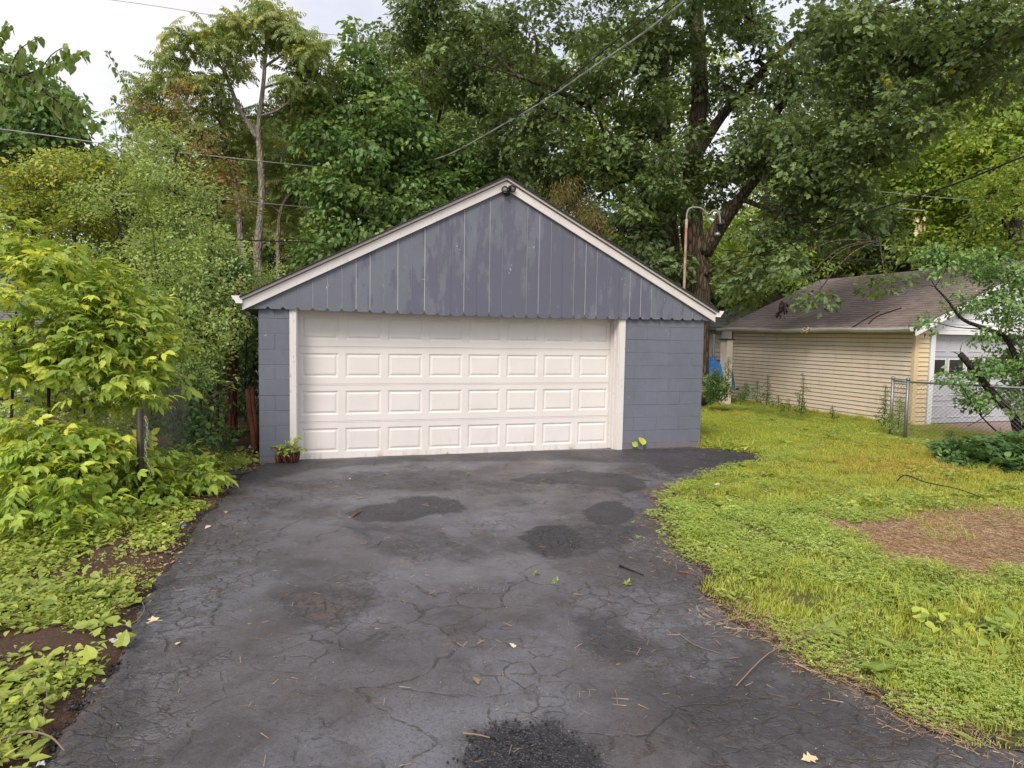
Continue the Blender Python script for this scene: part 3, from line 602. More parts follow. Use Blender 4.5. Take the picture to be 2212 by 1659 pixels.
for sg in (0, 1):
    xa, xb = (EL-.03, RX) if sg == 0 else (ER+.03, RX)
    za = roofz(xa); v = [(xa, -.15, za-.014), (xb, -.15, RZ-.014), (xb, -.15, RZ), (xa, -.15, za)]
    roof.add(v+[(a, DEP+.3, b) for a, _, b in v], [(0, 1, 2, 3), (7, 6, 5, 4), (0, 4, 5, 1), (1, 5, 6, 2), (2, 6, 7, 3), (3, 7, 4, 0)])
rf = roof.build('roof', M['shingle'], g)
sh = MB()
for sg in (0, 1):
    for i in range(28):
        t0, t1 = i/28, (i+1.15)/28; xa, xb = (EL-.035, RX) if sg == 0 else (ER+.035, RX); y = -.158
        while y < DEP+.3:
            y1 = y+.3; q0 = xa+(xb-xa)*t0; q1 = xa+(xb-xa)*min(1, t1); zz = U(0, .002)
            v = [(q0, y, roofz(q0)+.008+zz), (q0, y1-.004, roofz(q0)+.008+zz), (q1, y1-.004, roofz(q1)+.002), (q1, y, roofz(q1)+.002)]
            sh.add(v+[(a, b, c_-.007) for a, b, c_ in v], [(0, 1, 2, 3) if sg else (3, 2, 1, 0), (0, 3, 7, 4) if sg else (4, 7, 3, 0), (0, 4, 5, 1) if sg else (1, 5, 4, 0)]); y = y1
sh.build('shingle', M['shingle'], rf, stuff=True)
MB().box((EL+.005, -.05, 2.035), (-.004, DEP, 2.052)).box((EL+.005, -.05, 2.052), (EL+.025, DEP, 2.165)).build('soffit', M['block'], g)
MB().box((W+.004, -.05, 2.035), (ER-.005, DEP, 2.052)).box((ER-.025, -.05, 2.052), (ER-.005, DEP, 2.165)).build('soffit', M['block'], g)
for sg, xo in ((-1, EL+.002), (1, ER-.002)):
    prof = [(0, 0), (.075, 0), (.085, .03), (.115, .062), (.128, .092), (.118, .092), (.1, .07), (0, .072)]
    pl = [(xo+sg*a, 2.102+b) for a, b in prof]
    if sg < 0: pl = pl[::-1]
    gt = MB().prism(pl, -.122, DEP+.25).build('gutter', M['gutter'], g)
    pl2 = [(xo+sg*a, 2.100+b) for a, b in [(0, 0), (.076, 0), (.088, .03), (.118, .062), (.132, .096), (0, .098)]]
    if sg < 0: pl2 = pl2[::-1]
    MB().prism(pl2, -.127, -.1225).build('end_cap', M['gutter'], gt)
dfr = MB().box((.385, -.020, -.02), (.472, .012, 2.05)).build('door_trim', M['trim'], g, bevel=.003)
MB().box((5.228, -.020, -.0), (5.317, .012, 2.05)).build('door_trim', M['trim'], g, bevel=.003)
MB().box((5.213, .0, -.0), (5.2275, .30, 2.08)).box((5.196, .10, -.0), (5.2125, .135, 2.08)).box((5.19, .2, 0), (5.2125, .25, 2.08)).build('door_jamb', M['trim'], g, bevel=.002)
MB().box((.473, .0, -.02), (.487, .30, 2.08)).box((.4875, .2, 0), (.50, .25, 2.08)).build('door_jamb', M['trim'], g, bevel=.002)
MB().box((.487, .012, 2.075), (5.213, .30, 2.084)).build('door_head', M['trim'], g)
DX0, DX1, DY, DZ, SH = .478, 5.232, .262, -.012, .5225
door = MB().box((DX0, DY+.03, DZ), (DX1, DY+.04, DZ+4*SH)).build('garage_door', M['concrete'], g); door['label'] = 'wide cream sectional garage door with embossed panels'
pw, ph, pitch = .497, .335, .5905
def ring(a, b, ia, ib, y0, y1, w_, h_):
    o_ = [(ia, y0, ia), (w_-ia, y0, ia), (w_-ia, y0, h_-ia), (ia, y0, h_-ia)]; i_ = [(ib, y1, ib), (w_-ib, y1, ib), (w_-ib, y1, h_-ib), (ib, y1, h_-ib)]
    return o_+i_, [(0, 1, 5, 4), (1, 2, 6, 5), (2, 3, 7, 6), (3, 0, 4, 7)]
pm_ = MB()
for ia, ib, y0, y1 in ((0, .02, 0, .010), (.02, .03, .010, .010), (.03, .052, .010, .002)): pm_.add(*ring(0, 0, ia, ib, y0, y1, pw, ph))
pm_.add([(.052, .002, .052), (pw-.052, .002, .052), (pw-.052, .002, ph-.052), (.052, .002, ph-.052)], [(0, 1, 2, 3)])
pme = pm_.mesh('panel', M['door'])
px0 = DX0+.062
for s in range(4):
    z0, z1 = DZ+s*SH+.002, DZ+(s+1)*SH-.002; pz = z0+(z1-z0-ph)/2; sec = MB(); b = (DY, DY+.03)
    sec.box((DX0, DY, z0), (DX1, DY+.029, pz)).box((DX0, DY, pz+ph), (DX1, DY+.029, z1))
    ed = [DX0]+sum([[px0+i*pitch, px0+i*pitch+pw] for i in range(8)], [])+[DX1]
    for i in range(0, len(ed), 2): sec.box((ed[i], DY, pz), (ed[i+1], DY+.029, pz+ph))
    sec.box((DX0, DY-.003, z1-.014), (DX1, DY-.0005, z1-.004)) if s < 3 else None
    sec.build('door_section', M['door'], door)
    for i in range(8): inst('panel', pme, door, (px0+i*pitch, DY, pz))
MB().box((DX0, DY-.002, DZ-.014), (DX1, DY+.03, DZ-.001)).build('bottom_seal', M['black'], door)
MB().box((.5, DY+.3, -.1), (W-.2, DY+.4, -.0)).build('floor_slab', M['concrete'], g)

# twin floodlight on the gable
fl_c = YP(1096, 414, -.09)
sl = thing('floodlight', 'small black twin-head floodlight under the peak of the grey gable', 'light', fl_c)
MB().lathe([(.045, 0), (.048, .01), (.045, .03), (.02, .05)], n=18, M=Matrix.Rotation(math.pi/2, 3, 'X')).build('mount', M['black'], sl, True); sl.children[0].location = (0, .032, -.012)
for s_, dx in ((-1, -.052), (1, .062)):
    Rm = Euler((math.radians(-66), 0, math.radians(s_*24))).to_matrix()
    h_ = MB().lathe([(.012, .09), (.03, .075), (.042, .04), (.045, 0), (.047, -.022), (.043, -.022), (.04, -.005)], n=18, M=Rm).build('head', M['black'], sl, True); h_.location = (dx, -.045, .028+.008*s_)
    l2 = MB().lathe([(.039, -.012), (.0385, -.008), (.03, -.006)], n=18, M=Rm).build('lens', M['lens'], h_, True); l2.location = (0, 0, 0)
    MB().tube([(dx*.15, .0, 0), (dx*.6, -.02, .02), (dx, -.02, .05)], .009, 8).build('arm', M['black'], sl, True).location = (0, 0, 0)

# ------------------------------------------------------------------ yellow garage next door
n = NT('beige_vinyl_siding'); c = n.mix(n.ramp(n.noise(.55, n.map((1, 1, 1.5)), 4), [(.4, 0), (.62, 1)]), (.80, .66, .51), (.76, .65, .53)); c = n.mix(n.ramp(n.noise(4, n.map((1, 1, .4)), 5, .7), [(.5, 0), (.8, .35)]), c, (.36, .27, .19))
M['beige'] = n.fin(c, .55, n.bump(n.noise(3, n.map((1, 1, 2))), .2, .01), .35)
n = NT('yellow_vinyl_siding'); M['yellow'] = n.fin(n.mix(n.noise(3, detail=4), (.76, .60, .36), (.68, .53, .33)), .55, None, .35)
n = NT('brown_roof_shingles'); vv = n.map((1, 1, 1)); t_ = n.noise(30, n.map((.3, .12, 1)), 4, .7)
c = n.mix(n.ramp(n.noise(.8, detail=4), [(.35, 0), (.65, 1)]), (.20, .158, .142), (.30, .245, .22)); c = n.mix(n.ramp(t_, [(.4, 0), (.62, .6)]), c, (.13, .10, .092)); M['brownroof'] = n.fin(c, .92, n.bump(n.noise(120), .4, .004), .15)
YX, YY0, YY1, YZ0, YZ1 = 13.476, 2.079, 8.66, -.177+.09, 2.03; YW = 6.95; YR = YX+YW/2; YRZ = 3.72
yg = thing('yellow_garage', 'beige sided garage with brown shingle roof across the lawn', 'garage', (YX, YY0, YZ0))
MB().box((YX+.02, YY0+.02, YZ0), (YX+.1, YY1, YZ1)).box((YX+.1, YY1-.1, YZ0), (YX+YW, YY1, YZ1)).box((YX+YW-.1, YY0+.02, YZ0), (YX+YW-.02, YY1-.1, YZ1)).box((YX+.1, YY0+.02, YZ0), (14.0, YY0+.1, YZ1)).box((19.1, YY0+.02, YZ0), (YX+YW-.1, YY0+.1, YZ1)).build('wall', M['concrete'], yg); yw = yg.children[-1]
EXP = (YZ1-YZ0)/20.9
def clap(x0, x1, flip, mat):       # one lapped siding plank along x (front) or y (side)
    l = x1-x0; v = [(0, -.024, 0), (l, -.024, 0), (l, -.008, EXP-.014), (0, -.008, EXP-.014), (0, .008, 0), (l, .008, 0), (0, .008, EXP-.012), (l, .008, EXP-.012), (0, .008, EXP), (l, .008, EXP)]
    f = [(0, 1, 2, 3), (0, 4, 5, 1), (3, 2, 7, 6), (6, 7, 9, 8)]
    return MB().add(v, f).mesh('siding_plank', mat)
cs = clap(0, YY1-YY0-.14, 0, M['beige']); cfm = clap(0, .30, 0, M['yellow'])
for i in range(21):
    z = YZ0+i*EXP
    o = inst('siding_plank', cs, yw, (YX+.02, YY1-.07, z)); o.rotation_euler = (0, 0, -math.pi/2)
    inst('siding_plank', cfm, yw, (YX+.10, YY0+.01, z))
MB().box((YX-.012, YY0-.012, YZ0), (YX+.1, YY0+.07, YZ1)).build('corner_post', M['yellow'], yg); MB().box((YX-.005, YY1-.07, YZ0), (YX+.02, YY1, YZ1)).build('corner_post', M['brownwood'], yg)
MB().box((13.90, YY0-.03, YZ0), (14.03, YY0+.02, 2.0)).build('door_trim', M['white'], yg)
MB().box((14.02, YY0+.02, YZ0), (14.045, YY0+.09, 2.0)).build('door_seal', M['black'], yg)
MB().box((13.90, YY0-.04, 1.94), (19.2, YY0+.018, 2.03)).build('door_header', M['white'], yg)
M['greydoor'] = plain('grey_white_door', (.47, .47, .50), .5, 0, .06, 3); M['darkglass'] = plain('dark_window', (.02, .02, .026), .12, 0, .1, 3, .6)
gd = MB().box((14.045, YY0+.13, YZ0+.02), (18.95, YY0+.15, 1.94)).build('garage_door', M['greydoor'], yg)
sp = .545
for r_i in range(4):
    hh = (1.94-YZ0-.03)/4; z0 = YZ0+.03+r_i*hh
    for i in range(9):
        xx = 14.1+i*sp
        if r_i == 2: MB().box((xx-.02, YY0+.122, z0+.09), (xx+.43, YY0+.128, z0+.45)).build('window_frame', M['white'], gd); MB().box((xx, YY0+.116, z0+.11), (xx+.41, YY0+.1215, z0+.43)).build('pane', M['darkglass'], gd)
        else:
            q = MB()
            for ia, ib, y0, y1 in ((0, .02, 0, -.012), (.02, .05, -.012, -.004)): q.add(*ring(0, 0, ia, ib, y0, y1, .42, .3))
            q.add([(.05, -.004, .05), (.37, -.004, .05), (.37, -.004, .25), (.05, -.004, .25)], [(0, 1, 2, 3)]); inst('panel', q.mesh('panel', M['greydoor']), gd, (xx, YY0+.128, z0+.1))
    if r_i: MB().box((14.05, YY0+.122, z0-.006), (18.95, YY0+.129, z0)).build('joint', M['concrete'], gd)
def yrz(x): return YZ1+.03+(YR-abs(x-YR)-(YX-.28))*(YRZ-YZ1-.03)/(YR-YX+.28)
gb = MB().prism([(YX-.22, 2.035), (YX+YW+.22, 2.035), (YR, YRZ-.12)], YY0-.02, YY0+.0).build('gable', M['white'], yg)
k = 0
while 2.035+k*.13 < YRZ-.3:
    z = 2.035+k*.13; tt = (z+.06-YZ1)/(YRZ-YZ1); xa = YX-.15+tt*(YR-YX+.15)
    inst('siding_plank', MB().add([(0, -.02, 0), (2*(YR-xa), -.02, 0), (2*(YR-xa), -.003, .13), (0, -.003, .13), (0, 0, 0), (2*(YR-xa), 0, 0)], [(0, 1, 2, 3), (0, 4, 5, 1)]).mesh('siding_plank', M['white']), gb, (xa, YY0-.021, z)); k += 1
for sg in (0, 1):
    xa = YX-.28 if sg == 0 else YX+YW+.28
    pl = [(xa, yrz(xa)-.17), (YR, YRZ-.17), (YR, YRZ-.02), (xa, yrz(xa)-.02)]
    if sg: pl = pl[::-1]
    MB().prism(pl, YY0-.26, YY0-.23).build('barge_board', M['white'], yg)
ro = MB()
for sg in (0, 1):
    xa = YX-.3 if sg == 0 else YX+YW+.3; v = [(xa, YY0-.26, yrz(xa)-.02), (YR, YY0-.26, YRZ-.02), (YR, YY0-.26, YRZ), (xa, YY0-.26, yrz(xa))]
    ro.add(v+[(a, YY1+.25, c_) for a, _, c_ in v], [(0, 1, 2, 3), (7, 6, 5, 4), (0, 4, 5, 1), (1, 5, 6, 2), (2, 6, 7, 3), (3, 7, 4, 0)])
yr = ro.build('roof', M['brownroof'], yg); sh = MB(); rows = 28
for i in range(rows):
    q0 = YX-.31+(YR-YX+.31)*i/rows; q1 = YX-.31+(YR-YX+.31)*min(1, (i+1.2)/rows); y = YY0-.27-U(0, .3)
    while y < YY1+.26:
        y1 = min(y+.305, YY1+.26); ya = max(y, YY0-.27); zz = U(0, .004); d0 = U(-.006, .006)
        if y1 > ya: v = [(q0+d0, ya, yrz(q0)+.014+zz), (q0+d0, y1-.006, yrz(q0)+.014+zz), (q1, y1-.006, yrz(q1)+.003), (q1, ya, yrz(q1)+.003)]; sh.add(v+[(a, b, c_-.012) for a, b, c_ in v[:2]], [(3, 2, 1, 0), (4, 0, 1, 5)][::1])
        y = y1
sh.build('shingle', M['brownroof'], yr, stuff=True)
gt = MB(); pts = []
for i in range(15):
    y = YY0-.2+(YY1-YY0+.45)*i/14; sag = -.018*math.sin(i*.9)-.03*math.exp(-((y-5)/1.2)**2); pts.append((y, sag))
M['oldgutter'] = white_mat('mildewed_gutter', (.62, .6, .55), .8)
for (y, s1), (y2, s2) in zip(pts[:-1], pts[1:]):
    pr = [(-.30, 0), (-.375, .0), (-.405, .05), (-.405, .095), (-.30, .095)]; v = [(YX+a, y, 1.985+b+s1) for a, b in pr]+[(YX+a, y2, 1.985+b+s2) for a, b in pr]
    gt.add(v, [(i, i+1, i+6, i+5) for i in range(4)]+([(0, 1, 2, 3, 4)] if y == pts[0][0] else [])+([(9, 8, 7, 6, 5)] if y2 == pts[-1][0] else []))
gt.build('gutter', M['oldgutter'], yg)
MB().box((YX-.3, YY0-.2, 1.99), (YX+.018, YY1+.2, 2.005)).build('soffit', M['beige'], yg)
MB().box((YX-.302, YY0-.2, 1.985), (YX-.285, YY1+.2, 2.06)).build('fascia', M['oldgutter'], yg)
# concrete pad in front of it
n = NT('pinkish_gravel_pad'); M['pad'] = n.fin(n.mix(n.noise(9, detail=6, rough=.7), (.22, .15, .12), (.36, .27, .22)), .9, n.bump(n.noise(60, detail=5), .6, .01), .2)
pad = MB().add([(13.4, 1.55, -.075), (14.1, -.9, -.075), (30, -4, -.075), (30, 2.2, -.075), (13.5, 2.15, -.075)], [(0, 1, 2, 3, 4)]).build('gravel_pad', M['pad']); pad['kind'] = 'structure'
#--PART3--
# ------------------------------------------------------------------ trees
def gz(x, y): return float(lawn_z(np.array([x]), np.array([y]))[0])
def wob(pts, amp, seed):
    out = []
    for i, p in enumerate(pts):
        out.append(Vector(p)+Vector(noise.noise_vector(Vector(p)*.7+Vector((seed, 0, 0))))*amp*(0 if i == 0 else 1))
    return out
def smooth_path(pts, k=4):
    pts = [Vector(p) for p in pts]; out = []
    for i in range(len(pts)-1):
        p0, p1, p2, p3 = pts[max(0, i-1)], pts[i], pts[i+1], pts[min(len(pts)-1, i+2)]
        for j in range(k):
            t = j/k; out.append(.5*((2*p1)+(p2-p0)*t+(2*p0-5*p1+4*p2-p3)*t*t+(3*p1-p0-3*p2+p3)*t**3))
    return out+[pts[-1]]
def crown_pts(c, r, n, gap=.0, shell=.45, seed=0):
    fx, fz = RR, Vector((0, 0, 1)); fy = fz.cross(fx).normalized(); res = []
    for _ in range(n):
        u = Vector(rng.normal(0, 1, 3).tolist()).normalized(); q = shell+(1-shell)*R_()**.6
        p = c+fx*u.x*r[0]*q+fz*u.z*r[1]*q+fy*u.y*r[2]*q
        if noise.noise(p*1.05+Vector((seed, 3, 1)))+.35*noise.noise(p*2.6) < gap: continue
        if p.z > .12: res.append(p)
    return res
def tree(name, label, cat, trunks, blobs, lib, bk, dens=11, scl=(.8, 1.25), gap=-.12, limb_r=.05, twig=5, group=None, seed=0, tilt=.45, leafobj=0, leafmesh=None, crown_name='crown', attach=True, tone=None, limb_mat=None):
    base = Vector(trunks[0][0][0]) if trunks else Vector(blobs[0][0:3]); base.z = max(base.z, -.1)
    t = thing(name, label, cat, base, group); paths = []
    tb = MB()
    for pts, r0, r1 in trunks:
        pp = smooth_path(pts, 4); n = len(pp); rad = [r0+(r1-r0)*(i/(n-1))**.85*1.0 for i in range(n)]
        rad = [r_*(1+.12*noise.noise(p_*1.3)) for r_, p_ in zip(rad, pp)]; tb.tube(pp, rad, 14 if r0 > .2 else 8); paths += list(zip(pp, rad))
    if trunks: tb.build('trunk', bk, t, True)
    lb = MB(); allp = []
    for bi, (bx, by, D, rx, ry, rd) in enumerate(blobs):
        c = P(bx, by, D); r = (rx/ppm(D), ry/ppm(D), rd)
        n = max(4, int(dens*(r[0]*r[1]*2.2+r[0]*r[1]*r[2]*.9))); pts = crown_pts(c, r, n, gap, .4, seed+bi*.7); allp += pts
        lb = MB()
        if attach and paths:
            q, qr = min(paths, key=lambda a: (a[0]-c).length + .35*max(0, a[0].z-c.z)); mid = (q+c)*.5+Vector((0, 0, .12*(c-q).length))+Vector((U(-1, 1), U(-1, 1), 0))*.12*(c-q).length
            rr = min(qr*.75, limb_r*(.6+.5*max(r))); lp = smooth_path([q, mid, c], 5); lb.tube(lp, [rr*(1-.6*i/(len(lp)-1)) for i in range(len(lp))], 7)
            for e in random.sample(pts, min(twig, len(pts))):
                st = lp[random.randint(len(lp)//2, len(lp)-1)]; m_ = (st+e)*.5+Vector((0, 0, .08)); lb.tube(smooth_path([st, m_, e], 3), [rr*.38*(1-.8*i/6) for i in range(7)], 5)
            lb.build('limb', limb_mat or bk, t, True)
    if leafobj and leafmesh:
        ch = sorted(range(len(allp)), key=lambda i: (allp[i]-CAM).length)[:len(allp)//2]; ch = random.sample(ch, min(leafobj, len(ch)))
        for i in ch:
            p = allp[i]+Vector((U(-.12, .12), U(-.12, .12), U(-.1, .1))); inst('leaf', random.choice(leafmesh), t, p, (U(-.3, .3), U(-.3, .3), U(0, 6.28)), U(.8, 1.3))
    scatter(crown_name, lib, [tuple(p) for p in allp], rng.uniform(*scl, len(allp)), t, tilt, None if tone is None else rng.uniform(*tone, len(allp)))
    return t
def trk(lst, D, r0, r1): return ([P(x, y, D if not isinstance(D, (list, tuple)) else D[i]) for i, (x, y) in enumerate(lst)], r0, r1)
def ground_start(path, z=-.1):       # run the first point down to the ground
    p = path[0][0].copy(); p.z = z; return ([p]+path[0], path[1], path[2])

DO = 19.
oak_tr = [ground_start(trk([(1500, 700), (1508, 620), (1504, 560), (1494, 500), (1494, 420), (1500, 320), (1512, 200), (1505, 60), (1500, -60)], DO, .44, .17)),
 trk([(1462, 640), (1450, 560), (1446, 480), (1442, 400), (1436, 300), (1432, 180), (1440, 60), (1450, -60)], DO+.5, .30, .10),
 trk([(1520, 545), (1560, 480), (1598, 430), (1640, 380)], [DO-.1, DO-.6, DO-1, DO-1.5], .27, .10),
 trk([(1506, 330), (1560, 250), (1620, 185), (1690, 110), (1760, 60), (1870, 25)], [DO, DO-.4, DO-1, DO-1.8, DO-2.6, DO-3.5], .17, .05),
 trk([(1500, 400), (1590, 340), (1700, 210), (1720, 120), (1800, -40)], [DO, DO-.6, DO-1.4, DO-2, DO-2.5], .16, .05),
 trk([(1440, 330), (1380, 260), (1280, 230), (1200, 195), (1120, 165)], [DO+.5, DO, DO-.6, DO-1.2, DO-1.7], .15, .04),
 trk([(1440, 470), (1350, 360), (1310, 300), (1280, 215)], [DO+.4, DO, DO-.3, DO-.6], .10, .03),
 trk([(1600, 430), (1720, 470), (1830, 480), (1900, 520)], [DO-1.1, DO-2.2, DO-3.2, DO-4], .07, .025)]
rs = random.Random(5)
ob = [(850, 60, 18.6, 75, 60, 1.3), (960, 55, 18.5, 95, 70, 1.6), (930, 160, 18.2, 100, 70, 1.5), (1050, 120, 18, 90, 80, 1.5), (1150, 60, 18.3, 110, 70, 1.8), (1230, 150, 18, 100, 75, 1.6), (1080, 230, 18.2, 100, 60, 1.4),
 (1350, 70, 18, 110, 80, 1.8), (1330, 200, 17.6, 100, 80, 1.6), (1420, 300, 17.8, 90, 80, 1.5), (1210, 290, 18.2, 90, 70, 1.4), (1300, 380, 18.2, 90, 75, 1.4), (1180, 410, 18.6, 90, 60, 1.4), (1110, 340, 18.8, 90, 60, 1.3), (1400, 430, 18, 80, 70, 1.3), (1350, 500, 18.2, 90, 60, 1.3), (1250, 470, 18.4, 60, 50, 1.2),
 (1500, 20, 17.4, 120, 70, 1.8), (1560, 180, 18.4, 80, 80, 1.2), (1440, 150, 17.6, 70, 70, 1.1), (1630, 130, 17.4, 60, 40, 1.), (1690, 175, 17, 50, 40, 1.), (1800, 70, 15.8, 60, 50, 1.), (1510, 260, 17.2, 40, 30, .5), (1580, 330, 17.4, 80, 75, 1.3), (1560, 400, 18.6, 40, 40, .7), (1660, 280, 17, 90, 90, 1.5), (1620, 40, 17.4, 90, 60, 1.5), (1700, 400, 17, 100, 80, 1.5), (1790, 130, 15.8, 100, 100, 1.8), (1830, 260, 15.6, 120, 90, 1.8), (1860, 60, 15.4, 130, 80, 1.8), (1960, 130, 15, 120, 100, 1.8), (2060, 50, 14.6, 130, 80, 1.8),
 (1920, 300, 15.2, 110, 90, 1.6), (1830, 380, 15.8, 110, 70, 1.5), (1760, 490, 16.2, 90, 60, 1.4), (1880, 480, 15.6, 80, 60, 1.2), (1740, 620, 14.4, 45, 38, .5), (1722, 625, 14.3, 26, 26, .35), (1748, 655, 14.2, 16, 20, .25), (1700, 580, 14.8, 40, 40, .6), (1912, 600, 13.8, 26, 30, .35), (1640, 520, 17, 60, 60, 1.), (1600, 590, 17.6, 50, 40, .9), (2140, 120, 14.4, 120, 100, 1.8), (2180, 20, 14.2, 90, 70, 1.6), (1420, 560, 18.6, 60, 50, 1.), (1330, 560, 18.8, 70, 50, 1.), (1470, 420, 18.3, 26, 26, .3), (1500, 350, 18.2, 30, 24, .3)]
oak_leaf = [spray(OAK, 5, .12, .17, .5, (-.9, 0), 3).mesh('leaf', M['oak']) for _ in range(3)]
tree('oak_tree', 'huge dark green oak with thick furrowed trunk behind the right roof slope', 'tree', oak_tr, ob, 'oak_foliage', M['oakbark'], 14, (.7, 1.1), .02, .07, 6, seed=2)

# middle tree behind the left roof slope
DE = 18.4
el_tr = [ground_start(trk([(900, 560), (880, 430), (850, 300), (830, 200)], DE+.6, .17, .05)), trk([(900, 520), (930, 400), (940, 300), (960, 200)], DE+.7, .10, .03), trk([(880, 460), (800, 330), (760, 240)], DE+.5, .08, .03)]
eb = [(800, 130, 18, 45, 50, 1), (745, 210, 17.6, 60, 60, 1.2), (830, 230, 18, 80, 70, 1.4), (720, 290, 17.2, 60, 60, 1.2), (790, 330, 17.4, 80, 70, 1.4), (880, 330, 18, 80, 80, 1.4), (730, 400, 17.2, 70, 60, 1.2), (820, 440, 17.6, 80, 60, 1.3), (900, 440, 18, 70, 60, 1.2), (720, 490, 17, 60, 45, 1.1), (800, 520, 17.2, 70, 50, 1.2), (880, 510, 17.8, 70, 50, 1.2), (690, 560, 16.8, 50, 40, .9), (960, 470, 18.4, 70, 60, 1.2), (1000, 400, 18.8, 70, 60, 1.2), (760, 580, 17.2, 60, 30, .9), (1050, 480, 18.8, 70, 50, 1), (960, 350, 18.8, 70, 70, 1.)]
tree('leafy_tree', 'full mid green tree with drooping leaves rising behind the left roof slope', 'tree', el_tr, eb, 'elm_foliage', M['darkbark'], 17, (.7, 1.15), -.2, .04, 6, seed=9)

# tall pale-trunked tree
DT = 16.5
tt = [ground_start(trk([(562, 620), (556, 560), (560, 500), (566, 420), (562, 340), (558, 290), (562, 240), (568, 190), (572, 140), (575, 80), (572, 30)], DT, .125, .028)),
 trk([(556, 300), (535, 265), (512, 225), (497, 185), (485, 155), (470, 140)], [DT, DT, DT-.1, DT-.2, DT-.3, DT-.3], .07, .025), trk([(566, 250), (595, 240), (618, 225), (628, 215)], DT-.1, .035, .012), trk([(570, 145), (600, 125), (625, 110), (680, 100)], DT, .04, .015), trk([(572, 105), (552, 80), (530, 60), (480, 55)], DT, .035, .012), trk([(498, 185), (460, 180), (430, 185), (395, 190)], DT-.3, .03, .01), trk([(570, 190), (600, 180), (650, 178), (690, 190)], DT, .035, .012)]
tb_ = [(575, 25, DT, 32, 24, .7), (545, 62, DT, 55, 26, .8), (485, 78, DT-.2, 62, 28, .8), (625, 62, DT, 45, 26, .8), (430, 112, DT-.3, 62, 34, .9), (500, 135, DT-.3, 50, 30, .8), (660, 100, DT+.2, 48, 34, .9), (355, 165, DT-.4, 60, 32, .8), (430, 185, DT-.3, 60, 26, .8), (690, 150, DT+.3, 50, 40, 1), (640, 160, DT+.2, 40, 25, .7), (585, 100, DT+.2, 28, 20, .6), (660, 210, DT+.5, 60, 36, 1), (620, 260, DT+1, 60, 35, .9), (320, 200, DT-.5, 40, 22, .6)]
tree('tall_thin_tree', 'tall pale forked trunk with open feathery crown against the sky', 'tree', tt, tb_, 'pinnate_foliage', M['palebark'], 30, (.65, 1.05), -.3, .022, 4, seed=4)
t2 = [ground_start(trk([(532, 600), (520, 520), (515, 440), (503, 370), (488, 300), (468, 255), (420, 235)], 17.2, .10, .02))]
b2_ = [(400, 255, 16.9, 75, 36, 1), (330, 275, 16.6, 60, 34, .8), (480, 250, 17.2, 60, 34, .9), (440, 300, 17, 80, 40, 1), (530, 330, 17.8, 60, 40, .8), (350, 330, 16.6, 60, 36, .8), (460, 370, 17.4, 50, 40, .8)]
tree('leaning_tree', 'slender leaning pale trunk under low feathery crown, left of the forked tree', 'tree', t2, b2_, 'pinnate_foliage', M['palebark'], 24, (.6, 1.), -.25, .022, 4, seed=14)
t3 = [ground_start(trk([(602, 590), (601, 540), (602, 490), (608, 450), (625, 420), (650, 380)], 18, .075, .03))]
b3_ = [(640, 340, 18.5, 70, 50, 1.1), (600, 400, 18.6, 60, 45, 1), (660, 430, 18.4, 60, 40, 1), (640, 490, 18.8, 50, 35, .8), (690, 360, 18.6, 50, 50, 1), (560, 470, 19.6, 60, 60, 1), (660, 560, 18.2, 40, 25, .7)]
tree('small_bent_tree', 'short bent trunk showing between the tall pale trunk and the left roof slope', 'tree', t3, b3_, 'pinnate_foliage', M['palebark'], 16, (.65, 1.), -.3, .022, 4, seed=24)

# background trees
def bgtree(label, px, D, blobs, lib, dens=8, gap=-.1, seed=0, name='background_tree', scl=(.9, 1.5)):
    base = P(px, 700, D); base.z = -.2
    tr = [([base, P(px, 560, D), P(px+6, 430, D), P(px, 330, D)], .22, .07)]
    return tree(name, label, 'tree', tr, blobs, lib, M['darkbark'], dens, scl, gap, .05, 3, 'trees filling the background', seed)
bgtree('dark tree at the far left edge below the overhanging branch', 40, 21, [(70, 190, 21, 70, 36, 1.2), (30, 250, 21, 110, 70, 2), (120, 270, 21, 60, 55, 1.2), (60, 340, 21, 130, 60, 2), (170, 330, 21.5, 60, 40, 1.2), (60, 420, 21, 130, 60, 2), (-90, 250, 21, 80, 110, 2), (190, 400, 21, 80, 60, 1.5)], 'elm_foliage', 12, -.12, 3)
bgtree('shaded tree standing behind the pale forked trunk', 480, 24, [(300, 420, 24, 130, 70, 2), (470, 420, 24, 110, 80, 2), (620, 420, 24.5, 100, 80, 2), (560, 330, 25, 80, 60, 1.8), (700, 330, 25, 80, 90, 2), (380, 520, 24, 180, 80, 2), (600, 540, 24, 130, 70, 2), (470, 620, 24, 200, 80, 2), (680, 250, 25.5, 60, 60, 1.6)], 'far_foliage', 12, -0.26, 5)
bgtree('background tree showing above the peak of the grey roof', 1050, 25, [(900, 250, 26, 110, 90, 2.4), (1050, 300, 25.5, 120, 100, 2.4), (960, 420, 25.5, 120, 80, 2.4), (1120, 430, 25.5, 110, 90, 2.4), (830, 360, 26, 90, 90, 2), (1000, 130, 26, 110, 80, 2), (1120, 180, 26, 90, 80, 2), (880, 120, 26, 80, 60, 1.6)], 'far_foliage', 9, -0.08, 6)
bgtree('background tree behind the left stem of the oak', 1340, 25.5, [(1240, 220, 26, 90, 80, 2), (1350, 320, 25.5, 110, 100, 2.4), (1250, 380, 25.5, 100, 80, 2), (1440, 420, 25.5, 100, 90, 2.2), (1330, 500, 25.5, 110, 70, 2.2), (1450, 560, 25.5, 110, 80, 2.2), (1330, 120, 26, 90, 70, 2), (1480, 180, 26, 90, 100, 2)], 'light_foliage', 7, -0.06, 7)
